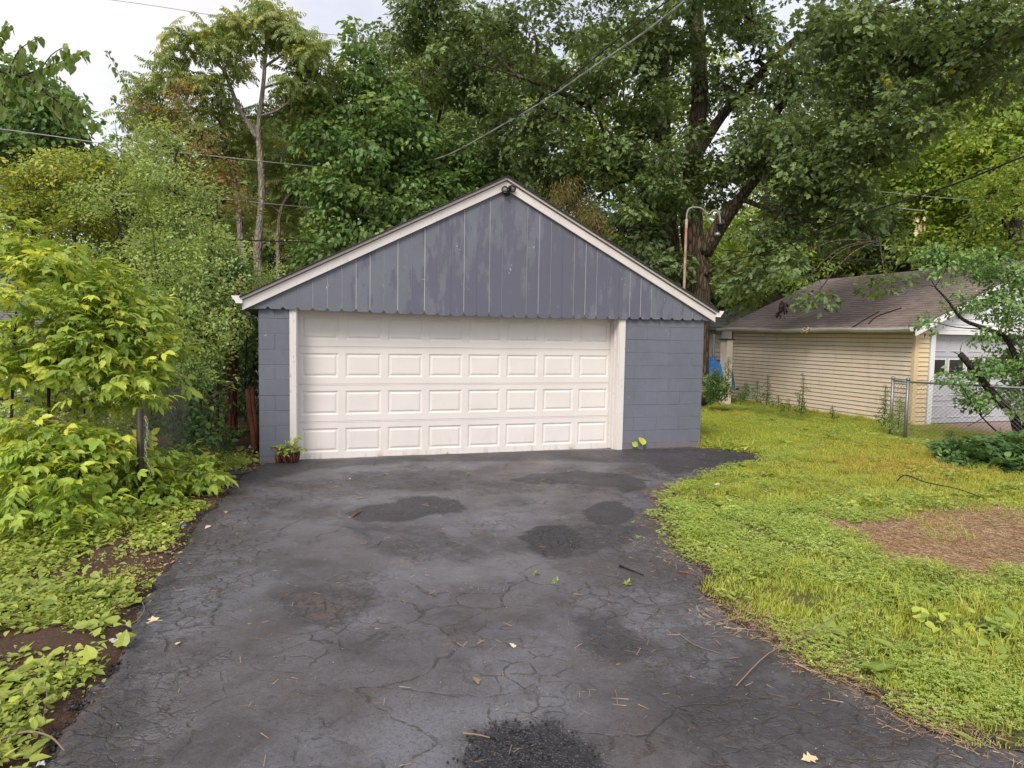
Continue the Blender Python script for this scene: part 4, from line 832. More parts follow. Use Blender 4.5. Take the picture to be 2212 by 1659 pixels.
bgtree('light green tree in the gap right of the oak trunk', 1650, 27, [(1620, 600, 24, 60, 40, 1.5), (1680, 570, 26, 80, 60, 2), (1580, 540, 26, 60, 60, 1.6), (1740, 540, 27, 80, 60, 2), (1620, 480, 27.5, 60, 40, 1.6), (1660, 420, 28, 60, 50, 1.6), (1600, 640, 25, 36, 24, 1)], 'light_foliage', 8, -.08, 8)
bgtree('dense tree beyond the brown shingle roof', 1850, 27.5, [(1780, 470, 27.5, 100, 80, 2.4), (1900, 520, 27, 120, 70, 2.4), (1830, 360, 28, 120, 90, 2.4), (1960, 420, 27.5, 110, 90, 2.4), (1700, 350, 28, 90, 90, 2.2), (2030, 520, 27, 110, 70, 2.2), (1780, 570, 27, 120, 50, 2), (1940, 250, 28, 110, 90, 2), (1760, 230, 28, 90, 80, 2)], 'far_foliage', 10, -0.18, 10)
bgtree('yellow green tree at the right edge above the cable', 2150, 22.5, [(2120, 260, 23, 90, 60, 1.8), (2050, 330, 23, 90, 60, 1.8), (2170, 370, 22.5, 90, 70, 1.8), (2080, 430, 22.5, 110, 60, 1.8), (1960, 380, 23.5, 80, 50, 1.4), (2190, 200, 23, 60, 60, 1.6), (2160, 480, 22, 90, 60, 1.8), (2040, 520, 22.5, 90, 50, 1.5), (2250, 320, 22.5, 80, 120, 2)], 'light_foliage', 12, -.3, 11)
bgtree('dark wall of leaves at the upper right corner', 2230, 27, [(2050, 170, 28, 110, 80, 2.2), (2170, 100, 28, 110, 100, 2.2), (2080, 250, 28, 110, 80, 2), (2200, 250, 28, 100, 100, 2), (2120, 520, 27, 130, 90, 2.2), (1960, 90, 28, 100, 80, 2), (1850, 150, 28.5, 100, 90, 2)], 'far_foliage', 9, -0.18, 12)
bgtree('pale green tree at the right edge beside the beige garage roof', 2190, 18.5, [(2170, 470, 17.6, 60, 55, 1), (2130, 420, 18, 50, 40, .9), (2200, 540, 17.6, 50, 45, .9), (2190, 390, 18.2, 50, 40, .9)], 'light_foliage', 15, -.2, 13, 'background_tree', (.6, 1.))
# a far-off wood that closes the view
wood = []
for _ in range(5200):
    a = U(-.55, .95)+YAW-.1; d = U(33, 46); p = Vector((CAM.x+math.sin(a)*d, CAM.y+math.cos(a)*d, 0)); hmax = 8.5 if a > .02 else 6
    p.z = U(.3, hmax*(.75+.35*noise.noise(p*.18)))
    if noise.noise(p*.30) < -.16: continue
    wood.append(tuple(p))
o = scatter('far_wood', 'far_foliage', wood, rng.uniform(1.5, 2.6, len(wood)), None); tag(o, 'mass of green woods closing the view behind all the yards', 'woods')
# dry conifer
tree('dry_conifer', 'yellow brown drooping conifer just behind the right roof slope', 'tree', [ground_start(trk([(1262, 620), (1250, 500), (1235, 420), (1225, 380)], 17.8, .10, .02))], [(1222, 430, 17.6, 36, 26, .6), (1262, 462, 17.4, 40, 22, .6), (1240, 490, 17.6, 50, 24, .7), (1290, 505, 17.6, 36, 20, .5)], 'conifer_foliage', M['darkbark'], 34, (.6, 1.), -.5, .02, 4, seed=5)

# ------------------------------------------------------------------ left hedge and shrubs
sm_cmp = []
for _ in range(6):
    lb = LB(); compound(lb, (0, 0, 0), 0, .25, .115, 5 if R_() < .5 else 3, TO, R_()); sm_cmp.append(lb.mesh('leaf', M['boxelder']))
low_cmp = []
for _ in range(6):
    lb = LB(); compound(lb, (0, 0, 0), 0, .25, .12, 3, TO, R_()); low_cmp.append(lb.mesh('leaf', M['boxelder2']))
pin_leaf = []
for _ in range(2):
    lb = LB(); pinnate(lb, (0, 0, 0), 0, .42, 8, .10, .3, NARROW, 1.1); pin_leaf.append(lb.mesh('leaf', M['boxelder2']))
def stems(lst): return [(smooth_path([G(*a) if not isinstance(a, Vector) else a, *[P(*q) for q in rest]], 3), r0, r1) for (a, *rest), r0, r1 in lst]
def st(x0, y0, D0, *rest, r0=.02, r1=.006, z=0):
    p = P(x0, y0, D0); p.z = z; return ([p]+[P(*q) for q in rest], r0, r1)
tree('honeysuckle_bush', 'tall loose green honeysuckle thicket between the tall trees and the fence', 'bush',
 [st(330, 800, 11.5, (330, 620, 11.5), (360, 420, 11.6), (390, 300, 11.8), r0=.05, r1=.012), st(300, 800, 11.2, (270, 560, 11), (230, 400, 11), r0=.04, r1=.01), st(450, 800, 11, (450, 650, 10.8), (460, 480, 11), r0=.04, r1=.01), st(380, 850, 10, (350, 700, 9.8), (330, 500, 10.2), r0=.03, r1=.008)],
 [(300, 380, 11.4, 90, 60, .8), (380, 420, 11.2, 80, 60, .8), (250, 460, 11, 90, 60, .8), (340, 500, 10.8, 90, 70, .8), (430, 520, 11, 80, 70, .8), (280, 570, 10.6, 80, 60, .7), (380, 610, 10.4, 90, 70, .8), (460, 620, 10.8, 70, 60, .7), (330, 690, 9.8, 90, 60, .7), (420, 710, 9.8, 80, 60, .7), (480, 570, 11.6, 60, 50, .7), (440, 790, 9.4, 50, 50, .5), (30, 850, 9.6, 80, 60, .4), (140, 860, 9.5, 80, 60, .4), (240, 870, 9.4, 70, 60, .4), (320, 880, 9.3, 40, 60, .3), (60, 940, 9.2, 90, 50, .3), (200, 950, 9.1, 90, 50, .3), (340, 320, 11.8, 60, 36, .6), (540, 610, 12.4, 60, 40, .6), (610, 590, 13.2, 50, 26, .6), (470, 655, 11.6, 30, 36, .3)], 'honeysuckle_foliage', M['darkbark'], 40, (.7, 1.2), -.10, .014, 9, seed=31)
tree('yellow_green_bush', 'yellow green bush at the left edge under the dark tree', 'bush', [st(60, 800, 11, (70, 560, 11), (60, 420, 11), r0=.04, r1=.01), st(160, 800, 11, (160, 560, 11), (170, 400, 11), r0=.04, r1=.01)],
 [(60, 400, 11.5, 90, 50, .7), (160, 400, 11.5, 80, 50, .7), (20, 470, 11.2, 80, 60, .7), (110, 480, 11.2, 90, 60, .7), (190, 480, 11.4, 60, 50, .7), (60, 560, 11, 90, 60, .7), (160, 570, 11, 80, 60, .7), (230, 370, 11.6, 50, 40, .5), (210, 660, 10.6, 80, 70, .7), (100, 350, 11.8, 60, 26, .5)], 'yellow_foliage', M['darkbark'], 44, (.75, 1.2), -.22, .012, 5, seed=41)
tree('reddish_bush', 'arching bush with rust tinged sprays in front of the leaning pale trunk', 'bush', [st(420, 800, 12.2, (425, 600, 12.2), (415, 430, 12.4), (400, 330, 12.5), (370, 260, 12.7), r0=.05, r1=.01), st(430, 800, 12.2, (440, 560, 12.3), (480, 420, 12.5), r0=.03, r1=.008)],
 [(380, 250, 12.6, 50, 26, .5), (420, 290, 12.6, 45, 24, .5), (340, 290, 12.5, 46, 22, .5), (450, 340, 12.6, 50, 24, .5), (470, 410, 12.6, 60, 30, .5), (500, 380, 12.7, 36, 20, .4), (430, 370, 12.4, 50, 26, .5), (300, 240, 12.7, 34, 18, .4), (520, 450, 12.8, 50, 26, .5), (390, 200, 12.7, 20, 26, .3)], 'rust_foliage', M['redbark'], 22, (.7, 1.1), -.3, .012, 6, seed=51, tilt=.3)
tree('dark_thicket', 'shady leafy thicket filling the gap beside the left garage wall', 'bush', [st(470, 900, 10.8, (470, 780, 10.8), (480, 680, 10.8), r0=.03, r1=.01), st(530, 900, 13, (530, 800, 13), (535, 700, 13), r0=.02, r1=.01)],
 [(450, 770, 10.9, 40, 60, .4), (430, 860, 9.8, 45, 60, .4), (515, 900, 11.9, 34, 60, .4), (530, 740, 14, 40, 60, .6), (480, 965, 10.2, 40, 30, .3), (530, 830, 14.4, 36, 70, .6), (540, 690, 15, 40, 50, .6), (420, 930, 9.2, 45, 50, .4), (500, 800, 14.5, 60, 80, .5), (540, 640, 15, 50, 50, .6)], 'vine_foliage', M['darkbark'], 42, (.75, 1.15), -.3, .012, 6, seed=61)
tree('climbing_vine', 'leafy vine climbing over the far end of the left chain link fence', 'vine', [st(400, 1010, 8.6, (400, 940, 8.7), (380, 880, 8.8), r0=.012, r1=.004)],
 [(390, 830, 8.9, 36, 50, .3), (375, 905, 8.7, 30, 50, .22), (405, 960, 8.5, 34, 40, .22), (420, 880, 9, 34, 50, .3), (440, 985, 8.6, 36, 22, .25), (400, 1000, 8.2, 40, 16, .25), (312, 925, 7.95, 20, 14, .1), (300, 1000, 7.8, 18, 30, .1), (292, 1075, 7.5, 30, 34, .15), (306, 1030, 7.55, 16, 26, .1), (345, 860, 8.3, 26, 22, .15)], 'vine_foliage', M['darkbark'], 62, (.6, 1.), -.3, .006, 5, seed=71)
# box elders: the large leaves are separate
tree('box_elder_sapling', 'bright yellow green box elder sapling leaning over the pipe rail', 'bush', [st(250, 1100, 7.4, (150, 800, 7.3), (110, 700, 7.2), (60, 590, 7.1), r0=.022, r1=.007), st(255, 1100, 7.4, (200, 860, 7.2), (270, 750, 7.1), (330, 720, 7), r0=.018, r1=.006), st(120, 1100, 7, (105, 820, 6.9), (140, 700, 6.9), (190, 620, 7), r0=.02, r1=.006), st(20, 1100, 7, (30, 760, 6.8), (40, 600, 6.9), r0=.02, r1=.006)],
 [(50, 560, 7.1, 60, 40, .35), (130, 590, 7.1, 80, 40, .4), (210, 610, 7.1, 60, 40, .35), (60, 650, 6.9, 80, 50, .4), (160, 670, 6.9, 80, 45, .4), (240, 680, 7, 50, 50, .35), (50, 740, 6.8, 80, 50, .4), (150, 750, 6.8, 80, 45, .4), (250, 760, 6.9, 60, 50, .4), (290, 868, 7.2, 40, 16, .2), (80, 862, 7.1, 36, 12, .2), (190, 880, 7.1, 26, 10, .15), (315, 760, 7, 46, 46, .3), (320, 825, 6.9, 40, 40, .25), (340, 700, 7.1, 34, 40, .3), (270, 630, 7.2, 40, 36, .3), (240, 815, 6.8, 60, 30, .35), (130, 790, 6.7, 80, 30, .4), (30, 785, 6.6, 60, 30, .4), (20, 520, 7.2, 50, 30, .3)], 'boxelder_foliage', M['darkbark'], 120, (.7, 1.15), -.35, .010, 7, seed=81, leafobj=300, leafmesh=sm_cmp)
tree('low_box_elder', 'low bright green box elder thicket below the pipe rail', 'bush', [st(60, 1160, 6.2, (60, 1050, 6.2), (50, 950, 6.2), r0=.015, r1=.005), st(160, 1130, 6.2, (170, 1030, 6.2), (180, 950, 6.3), r0=.015, r1=.005), st(280, 1130, 6.8, (290, 1050, 6.8), (330, 1010, 6.8), (400, 1020, 6.9), r0=.012, r1=.004)],
 [(30, 950, 6.4, 70.8, 40.32, 0.3), (110, 960, 6.4, 82.6, 40.32, 0.3), (190, 965, 6.5, 70.8, 40.32, 0.3), (240, 990, 6.6, 59, 44.8, 0.3), (40, 1020, 6, 82.6, 56, 0.3), (130, 1030, 6, 82.6, 56, 0.3), (210, 1050, 6.2, 70.8, 44.8, 0.3), (60, 1100, 5.7, 82.6, 44.8, 0.25), (140, 1120, 5.8, 70.8, 44.8, 0.25), (290, 1010, 6.9, 53.1, 40.32, 0.25), (330, 1090, 7.1, 42.48, 29.12, 0.15), (270, 1060, 6.6, 47.2, 33.6, 0.2), (350, 1015, 7.1, 59, 40.32, 0.25), (410, 1020, 7.4, 47.2, 33.6, 0.22), (450, 1050, 7.4, 30.68, 24.64, 0.15), (180, 1150, 5.7, 59, 24.64, 0.2), (330, 1060, 6.9, 59, 26.88, 0.2), (290, 1120, 6.3, 40.12, 29.12, 0.15), (380, 1060, 7.2, 40, 26, .2), (470, 1075, 7.6, 24, 18, .15), (250, 1120, 6.3, 46, 26, .2), (400, 980, 7.9, 36, 22, .2), (240, 930, 7.0, 50, 26, .25)], 'boxelder_low_foliage', M['darkbark'], 120, (.65, 1.05), -.35, .006, 6, seed=91, leafobj=300, leafmesh=low_cmp+pin_leaf[:1])
# reddish old trunk beside the garage
rt = thing('shaggy_red_trunk', 'reddish brown shaggy trunk rising beside the left gutter end', 'tree', P(503, 900, 11.2))
tb = MB(); pp = smooth_path([Vector((P(503, 900, 11.2).x, P(503, 900, 11.2).y, -.05)), P(501, 820, 11.2), P(504, 760, 11.2), P(505, 710, 11.2), P(500, 680, 11.2)], 4); tb.tube(pp, [.075-.012*i/len(pp) for i in range(len(pp))], 10)
tb.tube(smooth_path([P(500, 684, 11.2), P(508, 660, 11.1), P(516, 635, 11.0), P(520, 600, 11)], 4), [.05-.02*i/12 for i in range(13)], 8)
tb.tube(smooth_path([P(500, 690, 11.2), P(488, 660, 11.2), P(484, 620, 11.3), P(476, 560, 11.4)], 4), [.04-.02*i/12 for i in range(13)], 8)
tb.tube(smooth_path([P(501, 740, 11.2), P(492, 725, 11.1), P(486, 705, 11.1)], 3), .018, 6); tb.build('trunk', M['redbark'], rt, True)
scatter('crown', 'vine_foliage', [tuple(P(U(460, 520), U(560, 630), U(11.1, 11.7))) for _ in range(60)], rng.uniform(.6, .9, 60), rt)
# red-brown posts leaning on the wall
for i, (x0, y0, x1, y1, rr) in enumerate([(549, 972, 535, 842, .044), (556, 958, 545, 838, .037)]):
    a = G(x0, y0); b = P(x1, y1, (a-CAM).dot(_f)+.25); a.z = -.04
    pb = thing('old_post', ['thicker red brown round post leaning behind the left corner of the grey garage', 'thinner red brown round post tucked between its neighbour and the garage wall'][i], 'post', a, 'old posts leaning by the garage')
    MB().tube([a, a.lerp(b, .35)+Vector((.01, 0, 0)), a.lerp(b, .7)-Vector((.006, 0, 0)), b], [rr, rr*.93, rr*.9, rr*.82], 12).build('post', M['redwood'], pb, True)

# ------------------------------------------------------------------ overhanging branch, top left
mb_ = thing('mulberry_branch', 'leafy mulberry branch hanging into the sky at the top left', 'branch', P(-60, 160, 4.6))
mbp = smooth_path([P(-90, 120, 4.6), P(0, 152, 4.5), P(60, 172, 4.4), (P(100, 200, 4.4)), P(150, 235, 4.4), P(205, 262, 4.4)], 4); B_ = MB().tube(mbp, [.014-.011*i/len(mbp) for i in range(len(mbp))], 7)
subs = [[(20, 158), (40, 110), (85, 78)], [(70, 180), (110, 120), (148, 98)], [(40, 165), (90, 150), (140, 130), (188, 108)], [(-30, 140), (0, 80), (20, 50)], [(100, 205), (140, 215), (180, 218)], [(0, 155), (20, 190), (60, 215)], [(120, 215), (130, 240), (160, 262)], [(-20, 150), (-10, 200), (10, 235)]]
lm = []
for k in range(5):
    lb = LB(); lb.tube((0, 0, 0), (.025, 0, -.01), .0012); lb.put(HE if k % 2 else ovate(.7, .1, 3, wmax=.35, droop=.25), np.array((.025, 0, -.01)), 1., frame(0, -.25, 0), R_()); lm.append(lb.mesh('leaf', M['mulberry']))
lf_pts = []
for s_ in subs:
    q = smooth_path([P(a, b, 4.45+U(-.1, .1)) for a, b in s_], 4); B_.tube(q, [.005-.0035*i/len(q) for i in range(len(q))], 5); lf_pts += q[1:]*3
B_.build('stem', M['darkbark'], mb_, True); lf_pts += mbp[2:]*2
for p in lf_pts:
    inst('leaf', random.choice(lm), mb_, p+Vector((U(-.02, .02), U(-.04, .04), U(-.02, .01))), (U(-.6, .6), U(.5, 1.5), U(0, 6.28)), U(.045, .082))

# small spray of leaves against the sky right of it
sb = thing('leafy_shoot', 'thin leafy shoots poking up against the pale sky left of the tall crown', 'branch', P(330, 330, 12.4))
B_ = MB(); pts = []
for s_ in [[(330, 330), (290, 230), (262, 170), (232, 110)], [(300, 300), (270, 265), (246, 210)], [(340, 330), (280, 300), (235, 290)], [(350, 320), (300, 285), (260, 262)], [(380, 200), (370, 150), (365, 110)]]:
    q = smooth_path([P(a, b, 12.4) for a, b in s_], 6); B_.tube(q, .006, 4); pts += q[4:]
B_.build('stem', M['darkbark'], sb)
scatter('foliage', 'mulberry_small', [], 1, sb) if False else None
hl = [LB() for _ in range(1)]; hl[0].put(HE, np.zeros(3), 1., frame(0, -.3, 0), .5); hm = hl[0].mesh('leaf', M['mulberry'])
for p in pts*2: inst('leaf', hm, sb, p+Vector((U(-.06, .06), U(-.06, .06), U(-.05, .05))), (U(-.5, .5), U(.2, 1.2), U(0, 6.28)), U(.07, .11))

# ------------------------------------------------------------------ lilac at the right
DLc = 12.6
lt = [([G(2203, 955), P(2190, 900, DLc), P(2161, 869, DLc-.1), P(2120, 820, DLc-.2), P(2092, 785, DLc-.3), P(2074, 765, DLc-.3)], .085, .055), ([G(2215, 960), P(2222, 870, DLc), P(2180, 740, DLc), P(2134, 712, DLc-.2), P(2080, 690, DLc-.3), P(2048, 650, DLc-.4), P(2020, 620, DLc-.4)], .07, .012),
 ([G(2185, 950), P(2195, 900, DLc-.2), P(2140, 840, DLc), P(2110, 790, DLc), P(2060, 760, DLc)], .03, .008), ([G(2210, 955), P(2230, 780, DLc), P(2210, 650, DLc), P(2180, 560, DLc)], .06, .012), ([G(2180, 955), P(2120, 900, DLc-.4), P(2075, 830, DLc-.5)], .02, .006), (smooth_path([P(2134, 712, DLc-.2), P(2060, 706, DLc-.3), P(2000, 690, DLc-.4)], 3), .014, .005), ([P(2161, 869, DLc-.1), P(2120, 905, DLc-.3), P(2090, 920, DLc-.5)], .012, .005)]
for q in lt: q[0][0].z = max(-.1, q[0][0].z-.05) if len(q[0]) > 3 else q[0][0].z
lbb = [(2000, 560, DLc-.2, 34, 30, .3), (2040, 590, DLc-.3, 50, 34, .4), (2110, 570, DLc-.2, 50, 34, .4), (2170, 590, DLc, 60, 40, .5), (2000, 690, DLc-.5, 34, 16, .2), (2040, 680, DLc-.5, 36, 18, .25), (2090, 650, DLc-.3, 50, 30, .35), (2160, 660, DLc-.1, 60, 40, .5), (2200, 700, DLc, 50, 50, .5), (2140, 735, DLc-.2, 50, 26, .3), (2080, 740, DLc-.4, 30, 18, .2), (2190, 780, DLc, 46, 46, .5), (2140, 800, DLc-.2, 44, 26, .3), (2070, 815, DLc-.5, 30, 14, .2), (2110, 850, DLc-.3, 40, 20, .25), (2190, 860, DLc, 40, 40, .4), (2230, 620, DLc, 50, 60, .5), (2230, 820, DLc, 50, 80, .5), (2110, 880, DLc-.3, 30, 14, .2), (1990, 620, DLc-.4, 24, 16, .2)]
ll = []
for k in range(3):
    lb = LB(); [lb.put(HE, np.array((U(-.08, .08), U(-.08, .08), U(-.05, .05))), .075*U(.7, 1.2), frame(U(0, 6.28), U(-1.2, 0), U(-.4, .4)), R_()) for _ in range(1)]; ll.append(lb.mesh('leaf', M['lilac']))
tree('lilac_bush', 'heart-leaved large bush with a sawn-off limb in front of the pale garage door', 'bush', lt, lbb, 'lilac_foliage', M['darkbark'], 46, (.7, 1.1), -.2, .010, 6, seed=101, leafobj=200, leafmesh=ll)
# ------------------------------------------------------------------ chain link
def mesh_panel(a, b, z0, z1, pitch=.06, r=.0014, sag=0):
    a = Vector(a); b = Vector(b); Lh = (b-a).length; d = (b-a)/Lh; h = z1-z0; mb = MB(); nrm = d.cross(Vector((0, 0, 1)))
    n = int(Lh/pitch); k = int(h/pitch)
    for sgn in (-1, 1):
        for i in range(-k, n+k):
            s0 = i*pitch; s1 = s0+sgn*h; t0, t1 = 0., 1.
            lo, hi = (s0, s1)
            def cl(s): return max(0, min(Lh, s))
            ta = (cl(s0)-s0)/(s1-s0); tb2 = (cl(s1)-s0)/(s1-s0)
            if tb2-ta < .02: continue
            p0 = a+d*(s0+(s1-s0)*ta)+Vector((0, 0, z0+h*ta)); p1 = a+d*(s0+(s1-s0)*tb2)+Vector((0, 0, z0+h*tb2)); off = nrm*r*sgn
            mb.tube([p0+off, p1+off], r, 3, False)
    return mb
def fence(name, label, posts, hgt, z0, mat, wmat, rail=True, pitch=.06, cap=True, wr=.0014, group=None, pr=.024):
    f = thing(name, label, 'fence', (posts[0].x, posts[0].y, z0), group)
    for p in posts:
        po = MB().tube([Vector((p.x, p.y, z0-.1)), Vector((p.x, p.y, z0+hgt+.02))], pr, 10).build('post', mat, f, True)
        if cap: MB().lathe([(pr*1.25, 0), (pr*1.3, .02), (pr, .045), (.005, .058)], (p.x, p.y, z0+hgt+.01), 10).build('cap', mat, po, True)
    for a, b in zip(posts[:-1], posts[1:]):
        a_ = Vector((a.x, a.y, 0)); b_ = Vector((b.x, b.y, 0))
        if rail: MB().tube([a_+Vector((0, 0, z0+hgt-.02)), b_+Vector((0, 0, z0+hgt-.02))], .019, 8).build('top_rail', mat, f, True)
        m_ = mesh_panel(a_, b_, z0+.02, z0+hgt-.02, pitch, wr).build('wire_mesh', wmat, f, stuff=True)
    return f
q0 = P(2609/1.3562, 1246/1.3562, 13.7); q1 = P(2653/1.3562, 1250/1.3562, 13.3); q2 = P(3060/1.3562, 1280/1.3562, 11.9)
fence('chain_link_fence', 'short run of galvanised chain link fence before the beige garage corner', [q0, q1, q2, q2+(q2-q1)*.8], 1.12, -.1, M['galv'], M['wire'], group=None, pitch=.075, wr=.0022, pr=.03)
f0 = YP(1490, 800, 8.8); f1 = YP(1567, 800, 8.4)
fence('chain_link_fence', 'dark overgrown chain link fence in the gap between the two garages', [Vector((f0.x-1.2, 8.8, 0)), Vector((f1.x+.0, 8.4, 0))], 1.22, -.1, M['oldgalv'], M['wire'], pitch=.075, wr=.002, pr=.035)
# left fence: a corner post, a pipe rail to the left, wire running back along the drive
lp = Vector((-.99, -2.41, 0)); lf = thing('chain_link_fence', 'rusted chain link fence with dark pipe rail buried in the left bushes', 'fence', lp)
MB().tube([lp+Vector((0, 0, -.1)), lp+Vector((0, .005, 1.0))], .030, 12).build('post', M['oldgalv'], lf, True)
MB().tube(smooth_path([P(334, 889, 8.05), P(322, 887, 8.05), P(250, 880, 8.02), P(130, 868, 7.98), P(10, 860, 7.95), P(-120, 850, 7.9)], 4), .029, 10).build('top_rail', M['oldgalv'], lf, True)
mesh_panel((-.99, -2.41, 0), (-4.2, -2.6, 0), .03, .98, .06, .0015).build('wire_mesh', M['wire'], lf, stuff=True)
mesh_panel((-.97, -2.38, 0), (-.78, .6, 0), .02, 1.08, .06, .0017).build('wire_mesh', M['wire'], lf, stuff=True)
ch = MB()
for i in range(18):
    z = .92-i*.034; c_ = Vector((-.935+.012*math.sin(i*.5)+i*.001, -2.46, z)); a = i % 2*1.5
    ch.tube([c_+Vector((.009*math.cos(a)*math.cos(t), .009*math.sin(a)*math.cos(t), .02*math.sin(t))) for t in np.linspace(0, 6.28, 9)], .0032, 5, False)
ch.build('hanging_chain', M['newwire'], lf, True)
# ------------------------------------------------------------------ yard light on a bent pipe
DPp = 16.2; b0 = P(1478, 622, DPp); top = P(1484, 448, DPp)
yl = thing('pole_light', 'rusty bent pipe pole holding a lamp in front of the oak trunk', 'light', (b0.x, b0.y, -.1))
MB().tube([Vector((b0.x-.08, b0.y, -.1)), b0, P(1482, 500, DPp), P(1483, 474, DPp)], [.032, .03, .03, .03], 10).build('pole', M['rustpipe'], yl, True)
M['arm'] = plain('weathered_conduit', (.26, .25, .22), .6, .2, .3)
MB().tube(smooth_path([P(1483, 478, DPp), P(1484, 462, DPp), P(1488, 452, DPp), P(1497, 448, DPp), P(1512, 449, DPp), P(1520, 454, DPp), P(1527, 461, DPp), P(1532, 462, DPp), P(1540, 455, DPp), P(1546, 454, DPp), P(1552, 459, DPp), P(1555, 468, DPp), P(1556, 484, DPp)], 4), .019, 9).build('arm', M['arm'], yl, True)
lc = P(1556, 488, DPp); lh = MB().lathe([(.02, .06), (.085, .045), (.09, .02), (.05, -.0), (.055, -.09), (.03, -.12)], lc, 14).build('lamp_head', M['black'], yl, True)
rf_ = MB().lathe([(.02, .02), (.05, 0), (.085, -.06), (.08, -.062), (.04, -.01)], P(1550, 503, DPp), 14).build('reflector', M['galv'], lh, True)
# ------------------------------------------------------------------ cables
def wire(label, pts, r=.01, mat='cable', n=8, kind='cable'):
    q = smooth_path([P(*p) for p in pts], 8); o = MB().tube(q, r, 6).build('overhead_cable', M[mat], None, True); tag(o, label, 'cable', 'overhead cables')
wire('thin cable crossing the open sky at the top left', [(180, -8, 19), (330, 12, 19.5), (500, 40, 20), (650, 66, 20.5), (800, 84, 21)], .008, 'palecable')
wire('upper smooth cable rising steeply to the top edge above the roof peak', [(1460, -12, 8), (1350, 72, 9.5), (1250, 153, 11), (1170, 213, 12.5), (1097, 263, 14), (1000, 318, 17), (930, 360, 20)], .011)
tw = [(1500, -14, 8.2), (1385, 75, 9.7), (1270, 153, 11.2), (1185, 212, 12.6), (1091, 267, 14), (971, 333, 16.4), (904, 352, 18.5), (840, 368, 21)]
q = smooth_path([P(*p) for p in tw], 10)
o = MB()
for ph in (0, 2.1, 4.2):
    o.tube([p+(RR*math.cos(i*.55+ph)+UU*math.sin(i*.55+ph))*.010 for i, p in enumerate(q)], .0065, 5)
tag(o.build('overhead_cable', M['palecable'], None, True), 'lower twisted service cable rising to the top edge above the roof peak', 'cable', 'overhead cables')
wire('thin cable hanging low from the twisted cable down to the left roof slope', [(1010, 318, 15.6), (920, 378, 16.6), (840, 416, 18.6), (780, 446, 20.5)], .008)
wire('heavy black cable running from the oak trunk to the right edge', [(2330, 300, 7.6), (2212, 338, 8.6), (2060, 398, 10), (1900, 450, 12), (1830, 474, 13), (1740, 512, 14.5), (1640, 548, 16.4), (1536, 570, 18.2)], .013)
wire('thin black cable slanting through the leaves at the upper right', [(2300, -20, 9), (2212, 45, 10), (2090, 122, 11.5), (1978, 200, 13), (1890, 266, 14.2), (1800, 336, 15.5)], .009)
wire('silver line passing behind the bushes at the left edge', [(-20, 276, 14), (100, 292, 14), (210, 308, 14), (340, 325, 14.2), (470, 338, 14.4), (580, 350, 15), (690, 361, 16.6), (800, 371, 19)], .009, 'palecable')
wire('silver line crossing the pale trunks half way up', [(-20, 400, 14), (200, 415, 14), (480, 430, 14.4), (570, 439, 14.6), (715, 452, 17), (800, 456, 19)], .008, 'palecable')
wire('lowest dark line crossing the foot of the pale trunks', [(380, 512, 14), (560, 520, 14.6), (715, 524, 17), (800, 528, 19)], .013)
wire('silver line ending in leaves right of the oak', [(1600, 400, 20), (1700, 411, 20), (1790, 426, 20), (1870, 441, 20), (2000, 456, 20)], .012, 'palecable')
wire('upper thin line among the leaves right of the oak', [(1640, 392, 20.5), (1790, 402, 20.5), (2000, 424, 20.5), (2212, 440, 20.5)], .008, 'palecable')
wire('upper line over the brown shingle roof', [(1560, 508, 20), (1700, 519, 20), (1760, 523, 20), (1860, 528, 20), (2000, 535, 20)], .008, 'palecable')
wire('lower line over the brown shingle roof', [(1560, 540, 20.5), (1700, 552, 20.5), (1860, 562, 20.5), (2000, 571, 20.5)], .013)
